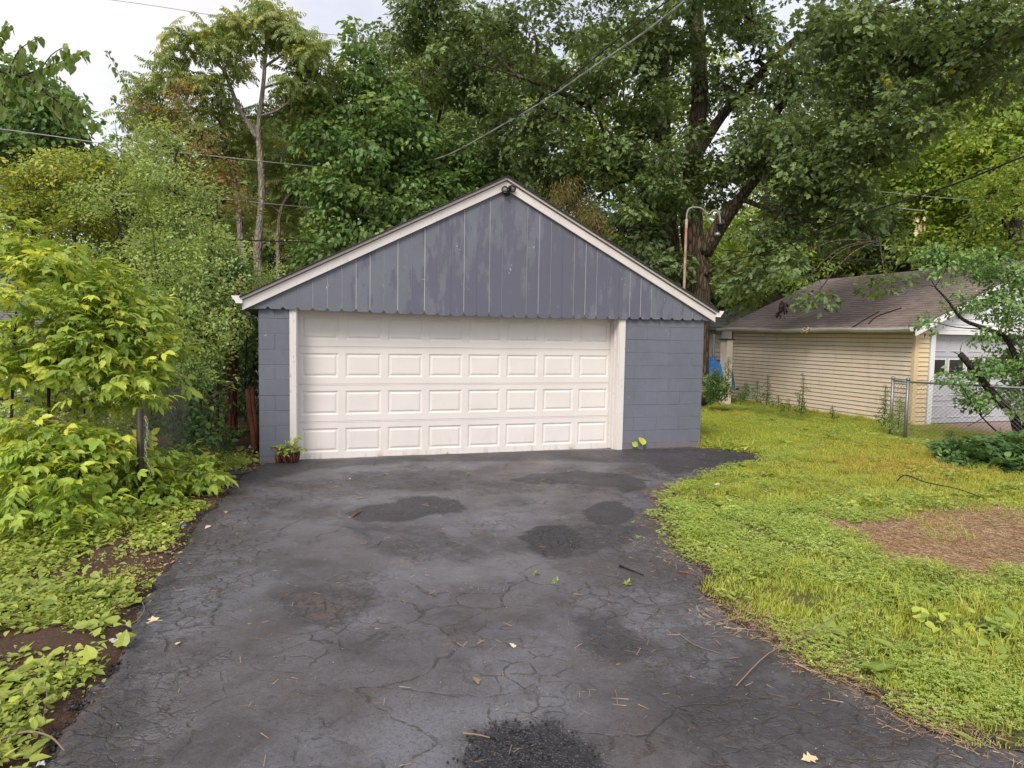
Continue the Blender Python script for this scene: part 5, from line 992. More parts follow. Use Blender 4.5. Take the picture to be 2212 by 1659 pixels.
# ------------------------------------------------------------------ other buildings
M['palesiding'] = plain('pale_house_siding', (.72, .62, .52), .6, 0, .05, 2); M['greyroof'] = plain('grey_roof_shingles', (.17, .17, .165), .9, 0, .3, 12, .2, .5)
def simple_house(name, label, x0, x1, y0, y1, zt, ridge, wallm, roofm, along='x', exp=.15, planks=1, over=.3):
    h_ = thing(name, label, 'building', ((x0+x1)/2, y0, -.1)); w_ = MB().box((x0+.03, y0+.03, -.2), (x1-.03, y1-.03, zt)).build('wall', wallm, h_)
    if planks:
        pmx = MB().add([(0, -.02, 0), (x1-x0, -.02, 0), (x1-x0, 0, exp), (0, 0, exp), (0, .005, 0), (x1-x0, .005, 0)], [(0, 1, 2, 3), (0, 4, 5, 1)]).mesh('siding_plank', wallm)
        pmy = MB().add([(0, .02, 0), (y1-y0, .02, 0), (y1-y0, 0, exp), (0, 0, exp), (0, -.005, 0), (y1-y0, -.005, 0)], [(3, 2, 1, 0), (1, 5, 4, 0)]).mesh('siding_plank', wallm)
        for i in range(int((zt+.1)/exp)): inst('siding_plank', pmx, w_, (x0, y0+.03, -.1+i*exp)); inst('siding_plank', pmy, w_, (x0+.03, y0, -.1+i*exp), (0, 0, math.pi/2))
    r_ = MB(); s_ = MB(); xm = (x0+x1)/2; ym = (y0+y1)/2
    for sg in (0, 1):
        if along == 'x': e = y0-over if sg == 0 else y1+over; c4 = [(x0-over, e, zt-.02), (x1+over, e, zt-.02), (x1+over, ym, ridge), (x0-over, ym, ridge)]
        else: e = x0-over if sg == 0 else x1+over; c4 = [(e, y1+over, zt-.02), (e, y0-over, zt-.02), (xm, y0-over, ridge), (xm, y1+over, ridge)]
        if sg: c4 = [c4[1], c4[0], c4[3], c4[2]]
        r_.add(c4+[(a, b, c_-.1) for a, b, c_ in c4], [(0, 1, 2, 3), (7, 6, 5, 4), (0, 4, 5, 1), (1, 5, 6, 2), (3, 2, 6, 7), (0, 3, 7, 4)])
        A, B, C_, D_ = [Vector(q) for q in c4]; nr = 22
        nn = (B-A).cross(D_-A).normalized()
        for i in range(nr):
            t0, t1 = i/nr, (i+1)/nr; u = 0; Ln = (B-A).length
            while u < 1:
                u1 = min(1, u+.4/Ln); zz = U(.015, .025); s_.add([A.lerp(D_, t0)+(B-A)*u+nn*zz, A.lerp(D_, t0)+(B-A)*(u1-.01/Ln)+nn*zz, A.lerp(D_, t1)+(B-A)*(u1-.01/Ln)+nn*.004, A.lerp(D_, t1)+(B-A)*u+nn*.004, A.lerp(D_, t0)+(B-A)*u, A.lerp(D_, t0)+(B-A)*u1], [(0, 1, 2, 3), (4, 5, 1, 0)]); u = u1
    rr = r_.build('roof', roofm, h_); s_.build('shingle', roofm, rr, stuff=True)
    if along == 'x':
        for xx in (x0+.02, x1-.04): MB().add([(xx, y0, zt), (xx, y1, zt), (xx, ym, ridge-.1), (xx+.02, y0, zt), (xx+.02, y1, zt), (xx+.02, ym, ridge-.1)], [(0, 2, 1), (3, 4, 5), (0, 3, 5, 2), (2, 5, 4, 1)]).build('gable', wallm, h_)
    else:
        for yy in (y0+.02, y1-.04): MB().prism([(x0, zt), (x1, zt), (xm, ridge-.1)], yy, yy+.02).build('gable', wallm, h_)
    return h_
h1 = P(1515, 705, 25.5); ph_ = simple_house('neighbor_house', 'pale sided house with grey shingle roof in the gap between the garages', h1.x-4.5, P(1565, 700, 25.5).x+.1, h1.y, h1.y+7, h1.z, h1.z+2.4, M['palesiding'], M['greyroof'], 'x', .17)
h2 = P(1600, 690, 31); simple_house('neighbor_house', 'grey roofed house with white gable trim far behind the oak trunk', h2.x-1., h2.x+6, h2.y, h2.y+6, 2.4, 4.6, M['white'], M['greyroof'], 'y', .17)
M['redroof'] = plain('red_brown_roof', (.28, .10, .08), .9, 0, .25, 12, .2); M['orangewall'] = plain('tan_orange_siding', (.6, .36, .16), .7, 0, .08, 3)
hx = P(1703, 645, 36); hh = simple_house('neighbor_house', 'tan gabled house with red roof peeking over the brown shingle roof', hx.x-.42, hx.x+.42, hx.y, hx.y+5, 4.05, 4.72, M['orangewall'], M['redroof'], 'y', .17, 1, .06)
h3 = P(95, 735, 13.5); simple_house('neighbor_shed', 'cream walled outbuilding with grey roof hidden behind the left bushes', h3.x-6, h3.x, h3.y, h3.y+4, 1.75, 2.75, M['palesiding'], M['greyroof'], 'x', .2)
# blue tarp heap and bins behind the far fence
M['bluetarp'] = plain('blue_tarp', (.03, .15, .45), .45, 0, .25, 6, .5); M['tanwood'] = plain('bare_stick_wood', (.2, .14, .1), .8)
tp = P(1530, 775, 20); MBt = MB(); nseg = 14; vs_ = []; fs_ = []
for i in range(nseg+1):
    for j in range(nseg+1):
        u, v = i/nseg*2-1, j/nseg*2-1; hgt_ = max(0, 1-u*u*.8-v*v*.8)**.5; p_ = Vector((u*.75, v*.5, 0)); nn_ = noise.noise(p_*4)*.14+noise.noise(p_*9)*.05
        vs_.append((tp.x+u*.75+nn_*.4, tp.y+v*.5, max(.2, .35+hgt_*.85+nn_)))
for i in range(nseg):
    for j in range(nseg): a = i*(nseg+1)+j; fs_.append((a, a+nseg+1, a+nseg+2, a+1))
tag(MBt.add(vs_, fs_).build('tarp', M['bluetarp']), 'crumpled blue tarp heap behind the far chain link fence', 'tarp')
vb = thing('utility_box', 'narrow grey upright box at the rear corner of the beige garage', 'box', P(1573, 780, 17.6)); bx = P(1568, 780, 19.6)
MB().box((bx.x-.05, bx.y-.1, -.1), (bx.x+.14, bx.y+.2, P(1567, 734, 19).z)).build('box_body', M['palesiding'], vb); MB().box((bx.x-.10, bx.y-.14, P(1567, 734, 19).z), (bx.x+.18, bx.y+.24, P(1567, 732, 19).z)).build('lid', M['black'], vb)
pl = P(1542, 770, 20.5); pol = MB().tube([Vector((pl.x, pl.y, -.1)), P(1542, 722, 20.5)], .035, 8).build('metal_pole', M['galv'], None, True); tag(pol, 'short grey metal pole before the pale sided house', 'pole')
#--PART4--
stone = []
for k in range(4):
    mbs = MB(); mbs.lathe([(.3, -.5), (.8, -.3), (1, .1), (.6, .5), (.1, .62)], (0, 0, 0), 6, Matrix.Diagonal((1, .8, .7))); mbs.v = [tuple(Vector(v_)*(1+.25*noise.noise(Vector(v_)*1.7+Vector((k*5, 0, 0))))) for v_ in mbs.v]; stone.append(mbs)
M['stone'] = plain('black_aggregate', (.022, .02, .023), .55, 0, .5, 60, .5, .3); M['palestone'] = plain('pale_grit', (.5, .45, .4), .8, 0, .4, 60)
class _S:
    def __init__(s, mb, mat): s.mb, s.mat = mb, mat
    def mesh(s, name, mat): return s.mb.mesh(name, s.mat)
library('aggregate', [lambda k=k: _S(stone[k], M['stone']) for k in range(4)], M['stone']); library('grit', [lambda k=k: _S(stone[k], M['palestone']) for k in range(4)], M['palestone'])
M['clod'] = plain('soil_clod', (.085, .052, .036), .95, 0, .5, 40, .15)
library('clod', [lambda k=k: _S(stone[k], M['clod']) for k in range(4)], M['clod'])
# ------------------------------------------------------------------ lawn and verge
def sample(n, x0, x1, y0, y1): return rng.uniform(x0, x1, n), rng.uniform(y0, y1, n)
def on_lawn(x, y): return ((x > Rx(y)+.0) & (y < .1)) | ((y >= -.2) & (x > 6.85)) 
def in_yg(x, y): return (x > 13.4) & (y > 2.0)
def put(name, lib, x, y, scl, tone, label, cat, tilt=.12, dz=0.):
    z = lawn_z(x, y)+dz; z = np.where(x < Lx(y), .02*(vnoise(x, y, 2, 4))+.03*(vnoise(x, y, 9, 5)-.4)+.005, z)
    o = scatter(name, lib, np.stack([x, y, z], 1), scl, None, tilt, tone); tag(o, label, cat); return o
bd = lambda x, y: polydist(x, y, BARE)+(vnoise(x, y, 3, 1)-.5)*.5
def tonef(x, y):
    t = .0+.34*(vnoise(x, y, .55, 21))*(vnoise(x, y, 2.2, 22)+.3)
    t += .60*np.exp(-(((x-9.0)/1.5)**2+((y+2.2)/.75)**2))+.25*np.exp(-(((x-11)/3)**2+((y+.6)/1.1)**2))+.3*np.exp(-(((x-5.8)/1.3)**2+((y+3.2)/.5)**2))
    t -= .25*np.exp(-(((x-5)/1.2)**2+((y+3.9)/.9)**2)); t += .25*np.exp(-((x-Rx(y))/.10)**2)
    return np.clip(t, 0, 1)
vis = lambda x, y: (np.arctan2(x-CAM.x, y-CAM.y) < YAW+.78)
x, y = sample(26000, 2.6, 16, -9.6, 11); k = on_lawn(x, y) & ~in_yg(x, y) & vis(x, y) & (x < 14.2+.0*y) & ((bd(x, y) < rng.uniform(-.2, .35, len(x))) | (vnoise(x, y, 3.1, 77) > .83)); clov = vnoise(x, y, .9, 31)+.35*np.exp(-(((x-4.9)/1.0)**2+((y+4.0)/1.0)**2))-.5*sm(6.5, 9, x)
k &= (rng.random(len(x)) < np.clip(1.15-clov*.9, .3, .9)); near = sm(9, 3, np.hypot(x-CAM.x, y-CAM.y))
x1, y1, t1 = x[k], y[k], tonef(x[k], y[k]); edge_s = np.clip(.55+(x1-Rx(y1))*1.8, .45, 1); edge_s = np.where(y1 > 0, 1, edge_s)
put('lawn_grass', 'grass_tuft', x1, y1, rng.uniform(.7, 1.1, len(x1))*edge_s, t1, 'short yellow green lawn grass right of the driveway', 'grass')
k2 = on_lawn(x, y) & vis(x, y) & ~in_yg(x, y) & (x < 14) & (bd(x, y) < -.0) & (clov+rng.uniform(-.5, .5, len(x)) > .66)
put('clover', 'clover_tuft', x[k2], y[k2], rng.uniform(.7, 1.3, k2.sum()), tonef(x[k2], y[k2])*.5, 'pale green clover patches spread through the lawn', 'clover', .1, .012)
x, y = sample(5200, 2.6, 13, -9.6, 9); dr = x-Rx(y); k = on_lawn(x, y) & ~in_yg(x, y) & vis(x, y) & (bd(x, y) < -.0) & (vnoise(x, y, 1.3, 41)+rng.uniform(-.3, .25, len(x))+.3*np.exp(-(dr/.4)**2)*(y < 0)+.35*np.exp(-((y+3.9)/.35)**2)*(x > 5)*(x < 9) > .62)
put('lawn_weeds', 'weed_rosette', x[k], y[k], rng.uniform(.6, 1.35, k.sum()), tonef(x[k], y[k])*.4, 'broad leaved weeds scattered through the lawn', 'weeds', .15, .01)
x, y = sample(2600, 2.6, 14, -9.6, 9); dr = x-Rx(y); k = on_lawn(x, y) & ~in_yg(x, y) & vis(x, y) & (bd(x, y) < .0) & (vnoise(x, y, 1.7, 51) > .66)
xx = np.concatenate([x[k], rng.uniform(13.0, 13.42, 150), rng.uniform(6.85, 7.4, 40)]); yy = np.concatenate([y[k], rng.uniform(1.2, 8.6, 150), rng.uniform(.3, 3, 40)])
put('tall_grass', 'long_grass', xx, yy, rng.uniform(.6, 1.2, len(xx)), rng.uniform(0, .5, len(xx)), 'longer grass tufts in the lawn and along the beige wall', 'grass', .12)
# bare patch straw, drive edge straw
x, y = sample(3500, 4.6, 8.8, -6.6, -4); k = bd(x, y) > -.05
ex = rng.uniform(-8.8, -1.5, 700); e2 = Rx(ex)+rng.normal(-.02, .09, 700); k3 = rng.random(700) < .10+.30*(ex < -6)
put('dry_straw', 'straw_bits', np.concatenate([x[k], e2[k3]]), np.concatenate([y[k], ex[k3]]), rng.uniform(.6, 1.2, k.sum()+k3.sum()), None, 'dry straw and clippings on the bare patch and drive edge', 'straw', .05, .012)
# left verge
x, y = sample(9000, -4.2, -.1, -8.6, .5); dl = Lx(y)-x; cov = vnoise(x, y, 2.4, 61)+.35*(vnoise(x, y, 7, 62)-.2)+.35*sm(-6.1, -6.6, y)-.05+rng.uniform(-.09, .09, len(x))
mnd = np.exp(-(((x-mo.x)/.33)**2+((y-mo.y)/.33)**2)); k = (dl > .06+.10*rng.random(len(x))) & (cov-.5*mnd-.35*np.exp(-(dl/.14)**2) > .36) & ~((x > -1.0) & (y > -3.2) & (rng.random(len(x)) < .45))
put('verge_weeds', 'creeping_weed', x[k], y[k], rng.uniform(.7, 1.3, k.sum()), rng.uniform(0, .35, k.sum()), 'low creeping weeds covering the soil left of the driveway', 'weeds', .2, .01)
x, y = sample(1500, -3.2, -.2, -8.6, -2.2); dl = Lx(y)-x; k = (dl > .12) & (vnoise(x, y, 2.3, 71) > .62); put('verge_rosettes', 'weed_rosette', x[k], y[k], rng.uniform(.7, 1.4, k.sum()), rng.uniform(0, .3, k.sum()), 'leafy weeds standing in the verge left of the driveway', 'weeds', .2, .01)
x, y = sample(900, -2.2, -.2, -8.6, 0.3); dl = Lx(y)-x; k = (dl > .08) & (vnoise(x, y, 3, 81) > .55) & (rng.random(len(x)) < .22); put('verge_grass', 'long_grass', x[k], y[k], rng.uniform(.35, .8, k.sum()), rng.uniform(0, .25, k.sum()), 'thin grass tufts in the verge left of the driveway', 'grass', .2)
x, y = sample(1200, -2.8, .0, -8.0, .8); dl = Lx(y)-x; k = (dl > -.02) & (vnoise(x, y, 1.5, 91) > .5) & (y > -5) ; put('leaf_litter', 'dead_leaf_litter', x[k], y[k], rng.uniform(.35, .8, k.sum()), None, 'brown dead leaves lying on the soil under the left bushes', 'leaf litter', .1, .004)
x, y = sample(5200, -2.6, -.1, -8.6, .3); dl = Lx(y)-x; k = (dl > -.03) & (dl < 1.2); put('soil_clods', 'clod', x[k], y[k], rng.uniform(.004, .013, k.sum())*(1+1.2*(rng.random(k.sum()) > .93)), None, 'crumbly brown soil clods on the verge left of the driveway', 'soil', 1., .002)
# ground cover under the lilac
x, y = sample(2600, 8.6, 16, -4.2, .6); c_ = G(2215, 985); k = (((x-c_.x-.6)/2.2)**2+((y-c_.y+.2)/1.15)**2 < 1+.3*(vnoise(x, y, 1.6, 5)-.5)); zz_ = .10*rng.random(k.sum())
xk, yk = x[k], y[k]; o = scatter('ground_cover', 'ivy_cover', np.stack([xk, yk, lawn_z(xk, yk)+rng.uniform(0, .28, len(xk))*np.clip(1.3-(((xk-c_.x-.6)/2.2)**2+((yk-c_.y+.2)/1.15)**2), .1, 1)], 1), rng.uniform(.8, 1.5, len(xk)), None, .35); tag(o, 'dark green leafy ground cover under the lilac bush', 'ground cover')
# weeds growing against the beige wall and far fence
def plant(px, py, D, hpx, wpx, label, lib='vine_foliage', n=16, s=.6, name='wall_weed', cat='weed', leanx=0):
    b = P(px, py, D); h = hpx/ppm(D); w_ = wpx/ppm(D); t = thing(name, label, cat, b); t_ = Vector((b.x+leanx, b.y, b.z+h))
    MB().tube([b-Vector((0, 0, .03)), b.lerp(t_, .5)+Vector((.02, 0, 0)), t_], [.008, .006, .003], 5).build('stem', M['darkbark'], t)
    pts = []
    for i in range(n):
        q = (i+.5)/n; pts.append(tuple(b.lerp(t_, q)+Vector((U(-1, 1), U(-1, 1), 0))*w_*.5*(1.05-q)**.8))
    scatter('foliage', lib, pts, [s*(1.15-.75*(i/n))*U(.8, 1.1) for i in range(n)], t, .5); return t
plant(1608, 862, 17.6, 34, 34, 'wide leafy weed clump at the left end of the beige wall', n=14, s=.55)
plant(1634, 866, 17.3, 44, 22, 'dark upright weed, second along the beige wall from its left end', n=10, s=.42)
plant(1656, 872, 17, 62, 24, 'tall reddish-tipped weed, third along the beige wall', n=14, s=.42)
plant(1680, 880, 16.6, 26, 18, 'short thin weed between the two tallest weeds on the beige wall', n=6, s=.36)
plant(1703, 886, 16.4, 26, 22, 'small spindly weed just left of the tallest wall weed', n=6, s=.36)
plant(1731, 890, 16.1, 84, 30, 'tallest narrow weed standing midway along the beige wall', n=18, s=.42)
plant(1797, 902, 15.6, 26, 20, 'tiny weed at the wall foot left of the fence', n=5, s=.33)
plant(1909, 916, 14.3, 84, 26, 'tall leafy weed leaning against the first galvanised fence post', n=20, s=.42)
plant(1940, 922, 13.6, 60, 40, 'bushy yellow green weed between the two galvanised fence posts', 'honeysuckle_foliage', n=22, s=.5)
plant(1545, 858, 17.6, 60, 60, 'vine mound smothering the dark fence between the garages', n=40, s=.8, name='vine_mound', cat='vine')
plant(1570, 852, 17.2, 80, 26, 'vine climbing the dark fence end post by the beige corner', n=22, s=.5, name='vine_mound', cat='vine')
plant(1530, 850, 17.8, 40, 30, 'low bright green weeds beside the right wall of the grey garage', 'honeysuckle_foliage', n=14, s=.6)
plant(2053, 948, 12.6, 18, 16, 'small weed on the gravel pad in front of the pale garage door', n=6, s=.35)
# stump with sprouts at the left door jamb
sc = G(622, 1000); stp = thing('sprouting_stump', 'torn red brown stump with green sprouts at the left door jamb', 'stump', sc)
mb = MB()
for i in range(46):
    a = i*6.283/22*1.02; r0 = U(.03, .10); rx_ = Vector((sc.x+math.cos(a)*r0*1.2, sc.y+math.sin(a)*r0*.7, -.03)); hh_ = U(.08, .25); ln_ = Vector((math.cos(a)*U(.0, .07), math.sin(a)*.03, 0))
    mb.tube([rx_, rx_+ln_*.6+Vector((0, 0, hh_*.6)), rx_+ln_+Vector((U(-.01, .01), 0, hh_))], [.020, .015, .004], 5)
mb.build('wood', M['redbark'], stp, True)
tw_ = MB(); sp_ = []
for i in range(22):
    a = U(0, 6.28); e = Vector((sc.x+math.cos(a)*U(.08, .26), sc.y-.04+math.sin(a)*.1, U(.12, .38))); q = smooth_path([Vector((sc.x+math.cos(a)*.06, sc.y, .1)), (Vector((sc.x, sc.y, .1))+e)*.5+Vector((0, 0, .06)), e], 3); tw_.tube(q, .0028, 4); sp_ += q[3:]
tw_.build('twig', M['rustpipe'], stp)
lb = LB(); lb.put(HE, np.zeros(3), 1., frame(0, -.1, 0), .6); spl = lb.mesh('leaf', M['boxelder2'])
for p in sp_*2: inst('leaf', spl, stp, p+Vector((U(-.02, .02), U(-.03, .01), U(-.02, .02))), (U(-.6, .6), U(-.6, .9), U(0, 6.28)), U(.028, .06))
# burdock leaves at the right wall foot
bc = G(1374, 968); bc.y = -.05; bc.z = 0; bu = thing('wall_foot_weed', 'small weed with two round leaves at the foot of the right block wall', 'weed', bc)
for dx, dz, s_, rz in ((.0, .03, .17, 18), (-.10, .015, .11, -52)):
    lb = LB(); lb.put(ovate(.85, .08, 4, wmax=.45, droop=.25), np.zeros(3), s_, frame(math.pi/2, 0, 0), .75); org_ = Vector((bc.x+dx*.3, bc.y-.05, dz)); inst('leaf', lb.mesh('leaf', M['boxelder2']), bu, org_+Vector((dx*.5, 0, .05)), (math.radians(58), math.radians(rz), 0))
    MB().tube([Vector((bc.x, bc.y-.05, 0)), org_+Vector((dx*.5, 0, .05))], .004, 5).build('stem', M['boxelder2'], bu)
# little weeds in cracks and along the door
def sprig(px, py, s, label, lib='weed_rosette', n=1, wd=.02):
    p = G(px, py, .012); lb = LB()
    for _ in range(n):
        c0 = np.array((U(-1, 1)*wd, U(-1, 1)*wd*.5, 0))
        for i in range(7): lb.put(ovate(.35, .1, 2, droop=.3), c0, .11*s*U(.6, 1.3), frame(U(0, 6.28), U(.1, 1.2), U(-.3, .3)), R_())
    o = inst('crack_weed', lb.mesh('crack_weed', M['weed']), None, p); tag(o, label, 'weed')
for a in [(968, 980, .3, 'little weed at the door foot below the middle of the door'), (1078, 973, .22, 'tiny weed tuft at the door foot right of the middle'), (1233, 969, .3, 'little weed at the door foot near the right jamb'), (1346, 968, .35, 'small weed at the base of the right door trim'), (820, 984, .2, 'tiny sprout under the second panel column of the door'),
 (1012, 1025, .3, 'small weed in the crack left of the far dark patch'), (1158, 1242, .35, 'small weed in the crack below the round dark patch'), (1200, 1256, .28, 'second little weed in the crack below the round dark patch'), (1352, 1263, .4, 'straggly weed in a crack left of the lawn tip'), (832, 1024, .25, 'sprout in the crack behind the left dark patch'), (1202, 1053, .22, 'sprout between the two right dark patches'), (1378, 1162, .3, 'weed on the drive close to the lawn bulge'), (1366, 1130, .25, 'tiny weed right of the small dark patch')]:
    sprig(a[0], a[1], a[2], a[3], n=2)
# fallen leaves, twigs and litter
def fallen(px, py, s, label, col='deadleaf', shape=OAK, rz=None, curl=.3):
    lb = LB(); lb.put(shape, np.zeros(3), 1, frame(0, .0, 0), R_()); p = G(px, py, .022); o = inst('fallen_leaf', lb.mesh('fallen_leaf', M[col]), None, p, (U(-curl, curl), U(-.1, .25), U(0, 6.28) if rz is None else rz), s); tag(o, label, 'leaf')
M['paleleaf'] = leafmat('pale_dry_leaf', (.55, .42, .26), (.7, .58, .38), None, 0, .1, .8)
fallen(329, 1330, .12, 'pale tan oak leaf on the asphalt at the left edge', 'paleleaf'); fallen(1101, 1388, .06, 'small tan leaf in the middle of the foreground asphalt', 'paleleaf'); fallen(1023, 1461, .07, 'curled tan leaf just below the middle foreground leaf', 'deadleaf'); fallen(1730, 1641, .08, 'cream star-shaped leaf at the bottom edge of the drive', 'paleleaf')
fallen(148, 1449, .09, 'curled brown leaf on the dug soil of the left verge', 'deadleaf'); fallen(1806, 1437, .10, 'long tan leaf at the sandy drive edge', 'paleleaf', OV); fallen(2058, 1578, .11, 'yellowed leaf at the lower right drive edge', 'weed', OV); fallen(455, 1135, .08, 'yellow brown leaf at the drive edge near the blue scrap', 'paleleaf', OV); fallen(488, 1103, .07, 'small red brown leaf on the asphalt by the left bushes', 'deadleaf'); fallen(1666, 1335, .09, 'brown crumpled leaf on the lawn edge by the sand', 'deadleaf'); fallen(760, 1032, .05, 'tiny white leaf scrap near the left dark patch', 'paleleaf'); fallen(380, 1393, .05, 'pale scrap of leaf left of the asphalt middle', 'paleleaf', OV)
def stick(pts, r, label, mat='darkbark', z=.02):
    q = [G(a, b, 0)+Vector((0, 0, z+(c if len(t) > 2 else 0))) for t in pts for a, b, c in [(*t, 0)[:3]]]; o = MB().tube(smooth_path(q, 4), [r*(1-.5*i/(4*(len(q)-1))) for i in range(4*(len(q)-1)+1)], 6).build('twig', M[mat], None, True); tag(o, label, 'twig')
stick([(762, 1121), (775, 1112), (783, 1109)], .010, 'short brown stick lying on the left dark patch', 'redwood', .028); stick([(1338, 1227), (1360, 1236), (1390, 1248)], .009, 'dark crooked twig on the asphalt right of the round patch'); stick([(1465, 1241), (1485, 1243), (1506, 1249)], .007, 'straight brown twig at the lawn bulge', 'redwood'); stick([(816, 1180), (822, 1172)], .005, 'tiny pale twig below the left dark patch', 'tanwood', .02)
stick([(1938, 1052, .05), (1955, 1047, .09), (2000, 1060, .07), (2068, 1073, .06), (2130, 1090, .03)], .008, 'dark fallen branch lying across the yellow lawn', 'darkbark', .03)
stick([(1590, 1490, 0), (1660, 1430, .03), (1740, 1400, .06), (1820, 1355, .08), (1880, 1330, .05)], .004, 'long thin dry stem reaching from the asphalt into the lawn', 'tanwood'); stick([(1000, 1598), (1035, 1602), (1058, 1608)], .0045, 'straw coloured stick on the black coarse patch', 'straw', .03)
stick([(0, 1628, .03), (60, 1626, .06), (110, 1632, .05), (140, 1648, .02)], .006, 'thick tan stem curving across the lower left corner', 'tanwood', .03); stick([(262, 1362), (290, 1355), (305, 1340), (312, 1322), (300, 1300)], .004, 'thin bent dry stem over the left drive edge', 'tanwood', .03); stick([(1460, 1370), (1500, 1400), (1560, 1420)], .003, 'hair-thin dry stem on the cracked right asphalt', 'tanwood'); stick([(0, 1545, .05), (60, 1530, .07), (100, 1520, .05), (96, 1570, .03), (80, 1620, .02)], .004, 'looping dry stem in the lower left weeds', 'tanwood', .03)
stick([(330, 1040, .0), (345, 1085, .0)], .004, 'tan stalk standing in the low bushes', 'tanwood', .3)
def scrap(px, py, s, mat, label, name='litter_scrap', z=.025):
    p = G(px, py, z); V = []; F = []; m_ = 6
    for i in range(m_):
        for j in range(m_): V.append((p.x+(i/(m_-1)-.5)*s+U(-.1, .1)*s, p.y+(j/(m_-1)-.5)*s*.7+U(-.1, .1)*s, z+abs(noise.noise(Vector((i*.9, j*.9, px))))*s*.8))
    for i in range(m_-1):
        for j in range(m_-1): a = i*m_+j; F.append((a, a+m_, a+m_+1, a+1))
    o = MB().add(V, F).build(name, M[mat]); tag(o, label, 'litter')
M['bluepl'] = plain('bright_blue_plastic', (.01, .08, .7), .35); M['paper'] = plain('white_paper', (.45, .45, .46), .7); M['asph_chunk'] = plain('asphalt_chunk', (.04, .037, .04), .85, 0, .3, 20, .3, .8)
scrap(396, 1136, .05, 'bluepl', 'bright blue plastic scrap at the left drive edge'); scrap(243, 1388, .055, 'paper', 'crumpled white paper beside the leaves at the drive edge'); scrap(572, 980, .13, 'paper', 'dirty white scrap on the soil by the left garage corner') if False else None
scrap(545, 968, .10, 'paper', 'dirty white scrap on the soil beside the garage corner'); scrap(425, 962, .09, 'paper', 'white scrap under the vine of the left fence', z=.1); scrap(88, 1652, .03, 'paper', 'lavender white paper scrap at the lower left corner'); scrap(1548, 1045+2, .05, 'paper', 'small pale blue scrap in the grass near the tip of the drive', z=.06)
ck_ = G(502, 1022, .02); mbk = MB().lathe([(.02, .0), (.16, .0), (.17, .025), (.12, .045), (.03, .05)], (ck_.x, ck_.y, .0), 9, Matrix.Diagonal((1.2, .55, 1))); tag(mbk.build('asphalt_chunk', M['asph_chunk'], None, False), 'broken slab of asphalt lying at the top left drive edge', 'rubble')
# loose stones on the coarse patches and grit over the drive
x, y = sample(30000, .6, 4, -8.2, -3.0)
d5 = polydist(x, y, PATCH['p5'])+(vnoise(x, y, 9, 7)-.5)*.1; d4 = polydist(x, y, PATCH['p4'])+(vnoise(x, y, 9, 7)-.5)*.1; k = (d5 > rng.exponential(.02, len(x))*-1+.0) | ((d4 > 0) & (rng.random(len(x)) < .25))
o = scatter('coarse_aggregate', 'aggregate', np.stack([x[k], y[k], .014+rng.uniform(0, .006, k.sum())], 1), rng.uniform(.003, .0085, k.sum()), None, 1.); tag(o, 'black coarse aggregate filling the pot holes of the driveway', 'gravel')
ye = rng.uniform(-8.6, -.2, 5200); le_ = rng.random(5200) < .5; xe = np.where(le_, Lx(ye)+rng.normal(-.02, .07, 5200), Rx(ye)+rng.normal(.01, .07, 5200)); o = scatter('edge_crumbs', 'aggregate', np.stack([xe, ye, np.full(5200, .006)], 1), rng.uniform(.004, .013, 5200)*(1+.8*(rng.random(5200) > .95)), None, 1.); tag(o, 'dark crumbled asphalt and soil bits along the driveway edges', 'rubble')
y = rng.uniform(-8.5, -.3, 2600); x = Lx(y)+(Rx(y)-Lx(y))*rng.random(2600); o = scatter('pale_grit', 'grit', np.stack([x, y, np.full(2600, .016)], 1), rng.uniform(.0008, .0022, 2600)*(1+1.2*(rng.random(2600) > .97)), None, 1.); tag(o, 'pale grit and specks strewn over the driveway', 'grit')
y = rng.uniform(-8.5, -.3, 420); x = Lx(y)+(Rx(y)-Lx(y))*rng.random(420); o = scatter('straw_specks', 'straw_single', np.stack([x, y, np.full(420, .016)], 1), rng.uniform(.6, 1.2, 420), None, .02); tag(o, 'thin bits of dry grass scattered over the driveway', 'straw')
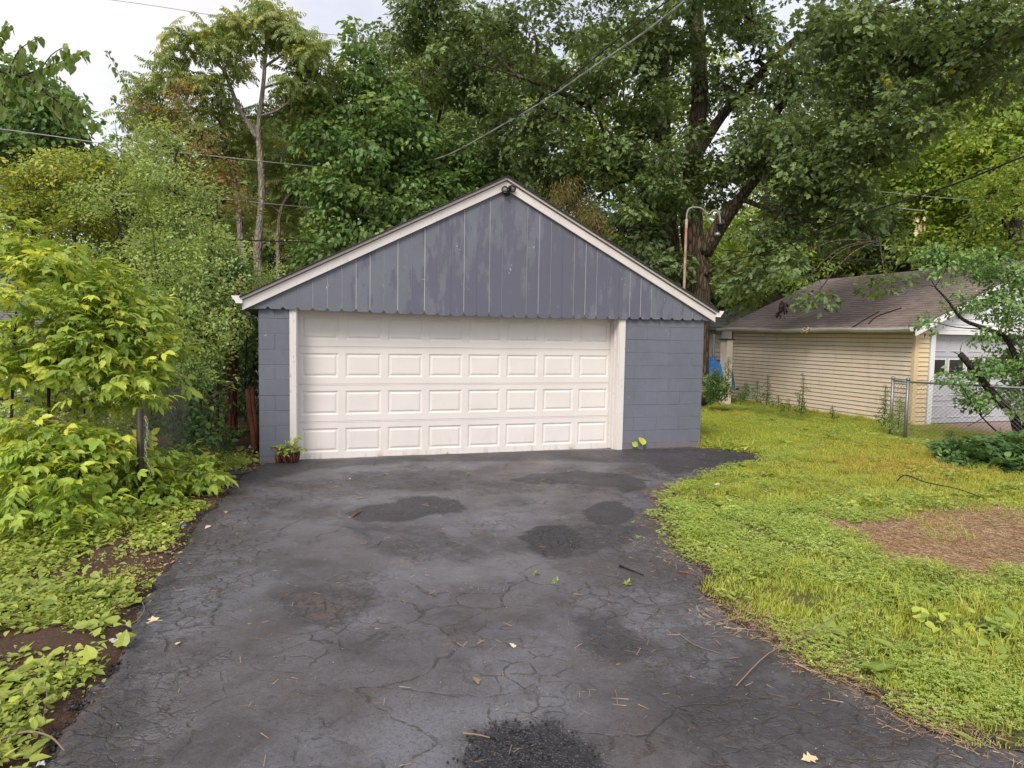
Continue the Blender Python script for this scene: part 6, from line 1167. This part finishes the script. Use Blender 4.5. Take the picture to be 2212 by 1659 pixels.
# twigs on the brown roof and the dried leaf bunch in the gutter
for a, lab in [([(P(2495/1.3562, 948/1.3562, 16.6)), P(2530/1.3562, 932/1.3562, 16.8), P(2575/1.3562, 915/1.3562, 17)], 'dark fallen twig lying on the brown roof slope'), ([P(2545/1.3562, 942/1.3562, 16.4), P(2570/1.3562, 925/1.3562, 16.7), P(2640/1.3562, 915/1.3562, 16.6)], 'second twig on the brown roof slope, right of the first')]:
    aa = [Vector((p.x, p.y, yrz(p.x)+.03)) for p in a]; tag(MB().tube(smooth_path(aa, 4), .013, 5).build('twig', M['darkbark'], None, True), lab, 'twig')
gl = P(2440/1.3562, 957/1.3562, 17); dl_ = thing('dead_leaf_bunch', 'bunch of tan dead leaves caught in the beige garage gutter', 'leaves', (YX-.36, YY0+2.9, 2.02))
lb = LB()
for _ in range(14): lb.put(OAK, np.array((U(-.08, .02), U(-.14, .14), U(-.12, .12))), U(.08, .14), frame(U(2, 4.5), U(-1, .6), U(-1, 1)), R_())
lo = inst('leaf_cluster', lb.mesh('leaf_cluster', M['paleleaf']), dl_, dl_.location)
for nm, q, lab, mt in [('maroon_leaf_bunch', (1692, 663, 14), 'bunch of withered maroon leaves on the oak twig over the brown roof', 'maroon'), ('dead_leaf_bunch', (1987, 480, 14.5), 'bunch of tan dead leaves hanging in the foliage above the brown roof', 'paleleaf')]:
    if mt == 'maroon': M['maroon'] = leafmat('maroon_leaf', (.018, .005, .007), (.035, .010, .014), None, 0, .2)
    c_ = P(*q); t = thing(nm, lab, 'leaves', c_); lb = LB()
    for _ in range(16): lb.put(OAK, np.array((U(-.1, .1), U(-.1, .1), U(-.17, .15))), U(.1, .16), frame(U(0, 6.28), U(-1.5, -.5), U(-1, 1)), R_())
    inst('leaf_cluster', lb.mesh('leaf_cluster', M[mt]), t, c_)
for nm, q, lab in [('bright_leaf_cluster', (1915, 172, 14.2), 'single bright yellow green leaf bunch, the lower left of two in the oak'), ('bright_leaf_cluster', (2040, 148, 13.8), 'single bright yellow green leaf bunch, the upper right of two in the oak')]:
    c_ = P(*q); t = thing(nm, lab, 'leaves', c_); lb = LB()
    for _ in range(7): lb.put(OAK, np.array((U(-.1, .1), U(-.1, .1), U(-.08, .08))), U(.13, .2), frame(U(0, 6.28), U(-.9, .1), U(-.6, .6)), R_())
    inst('leaf_cluster', lb.mesh('leaf_cluster', M['bud']), t, c_)
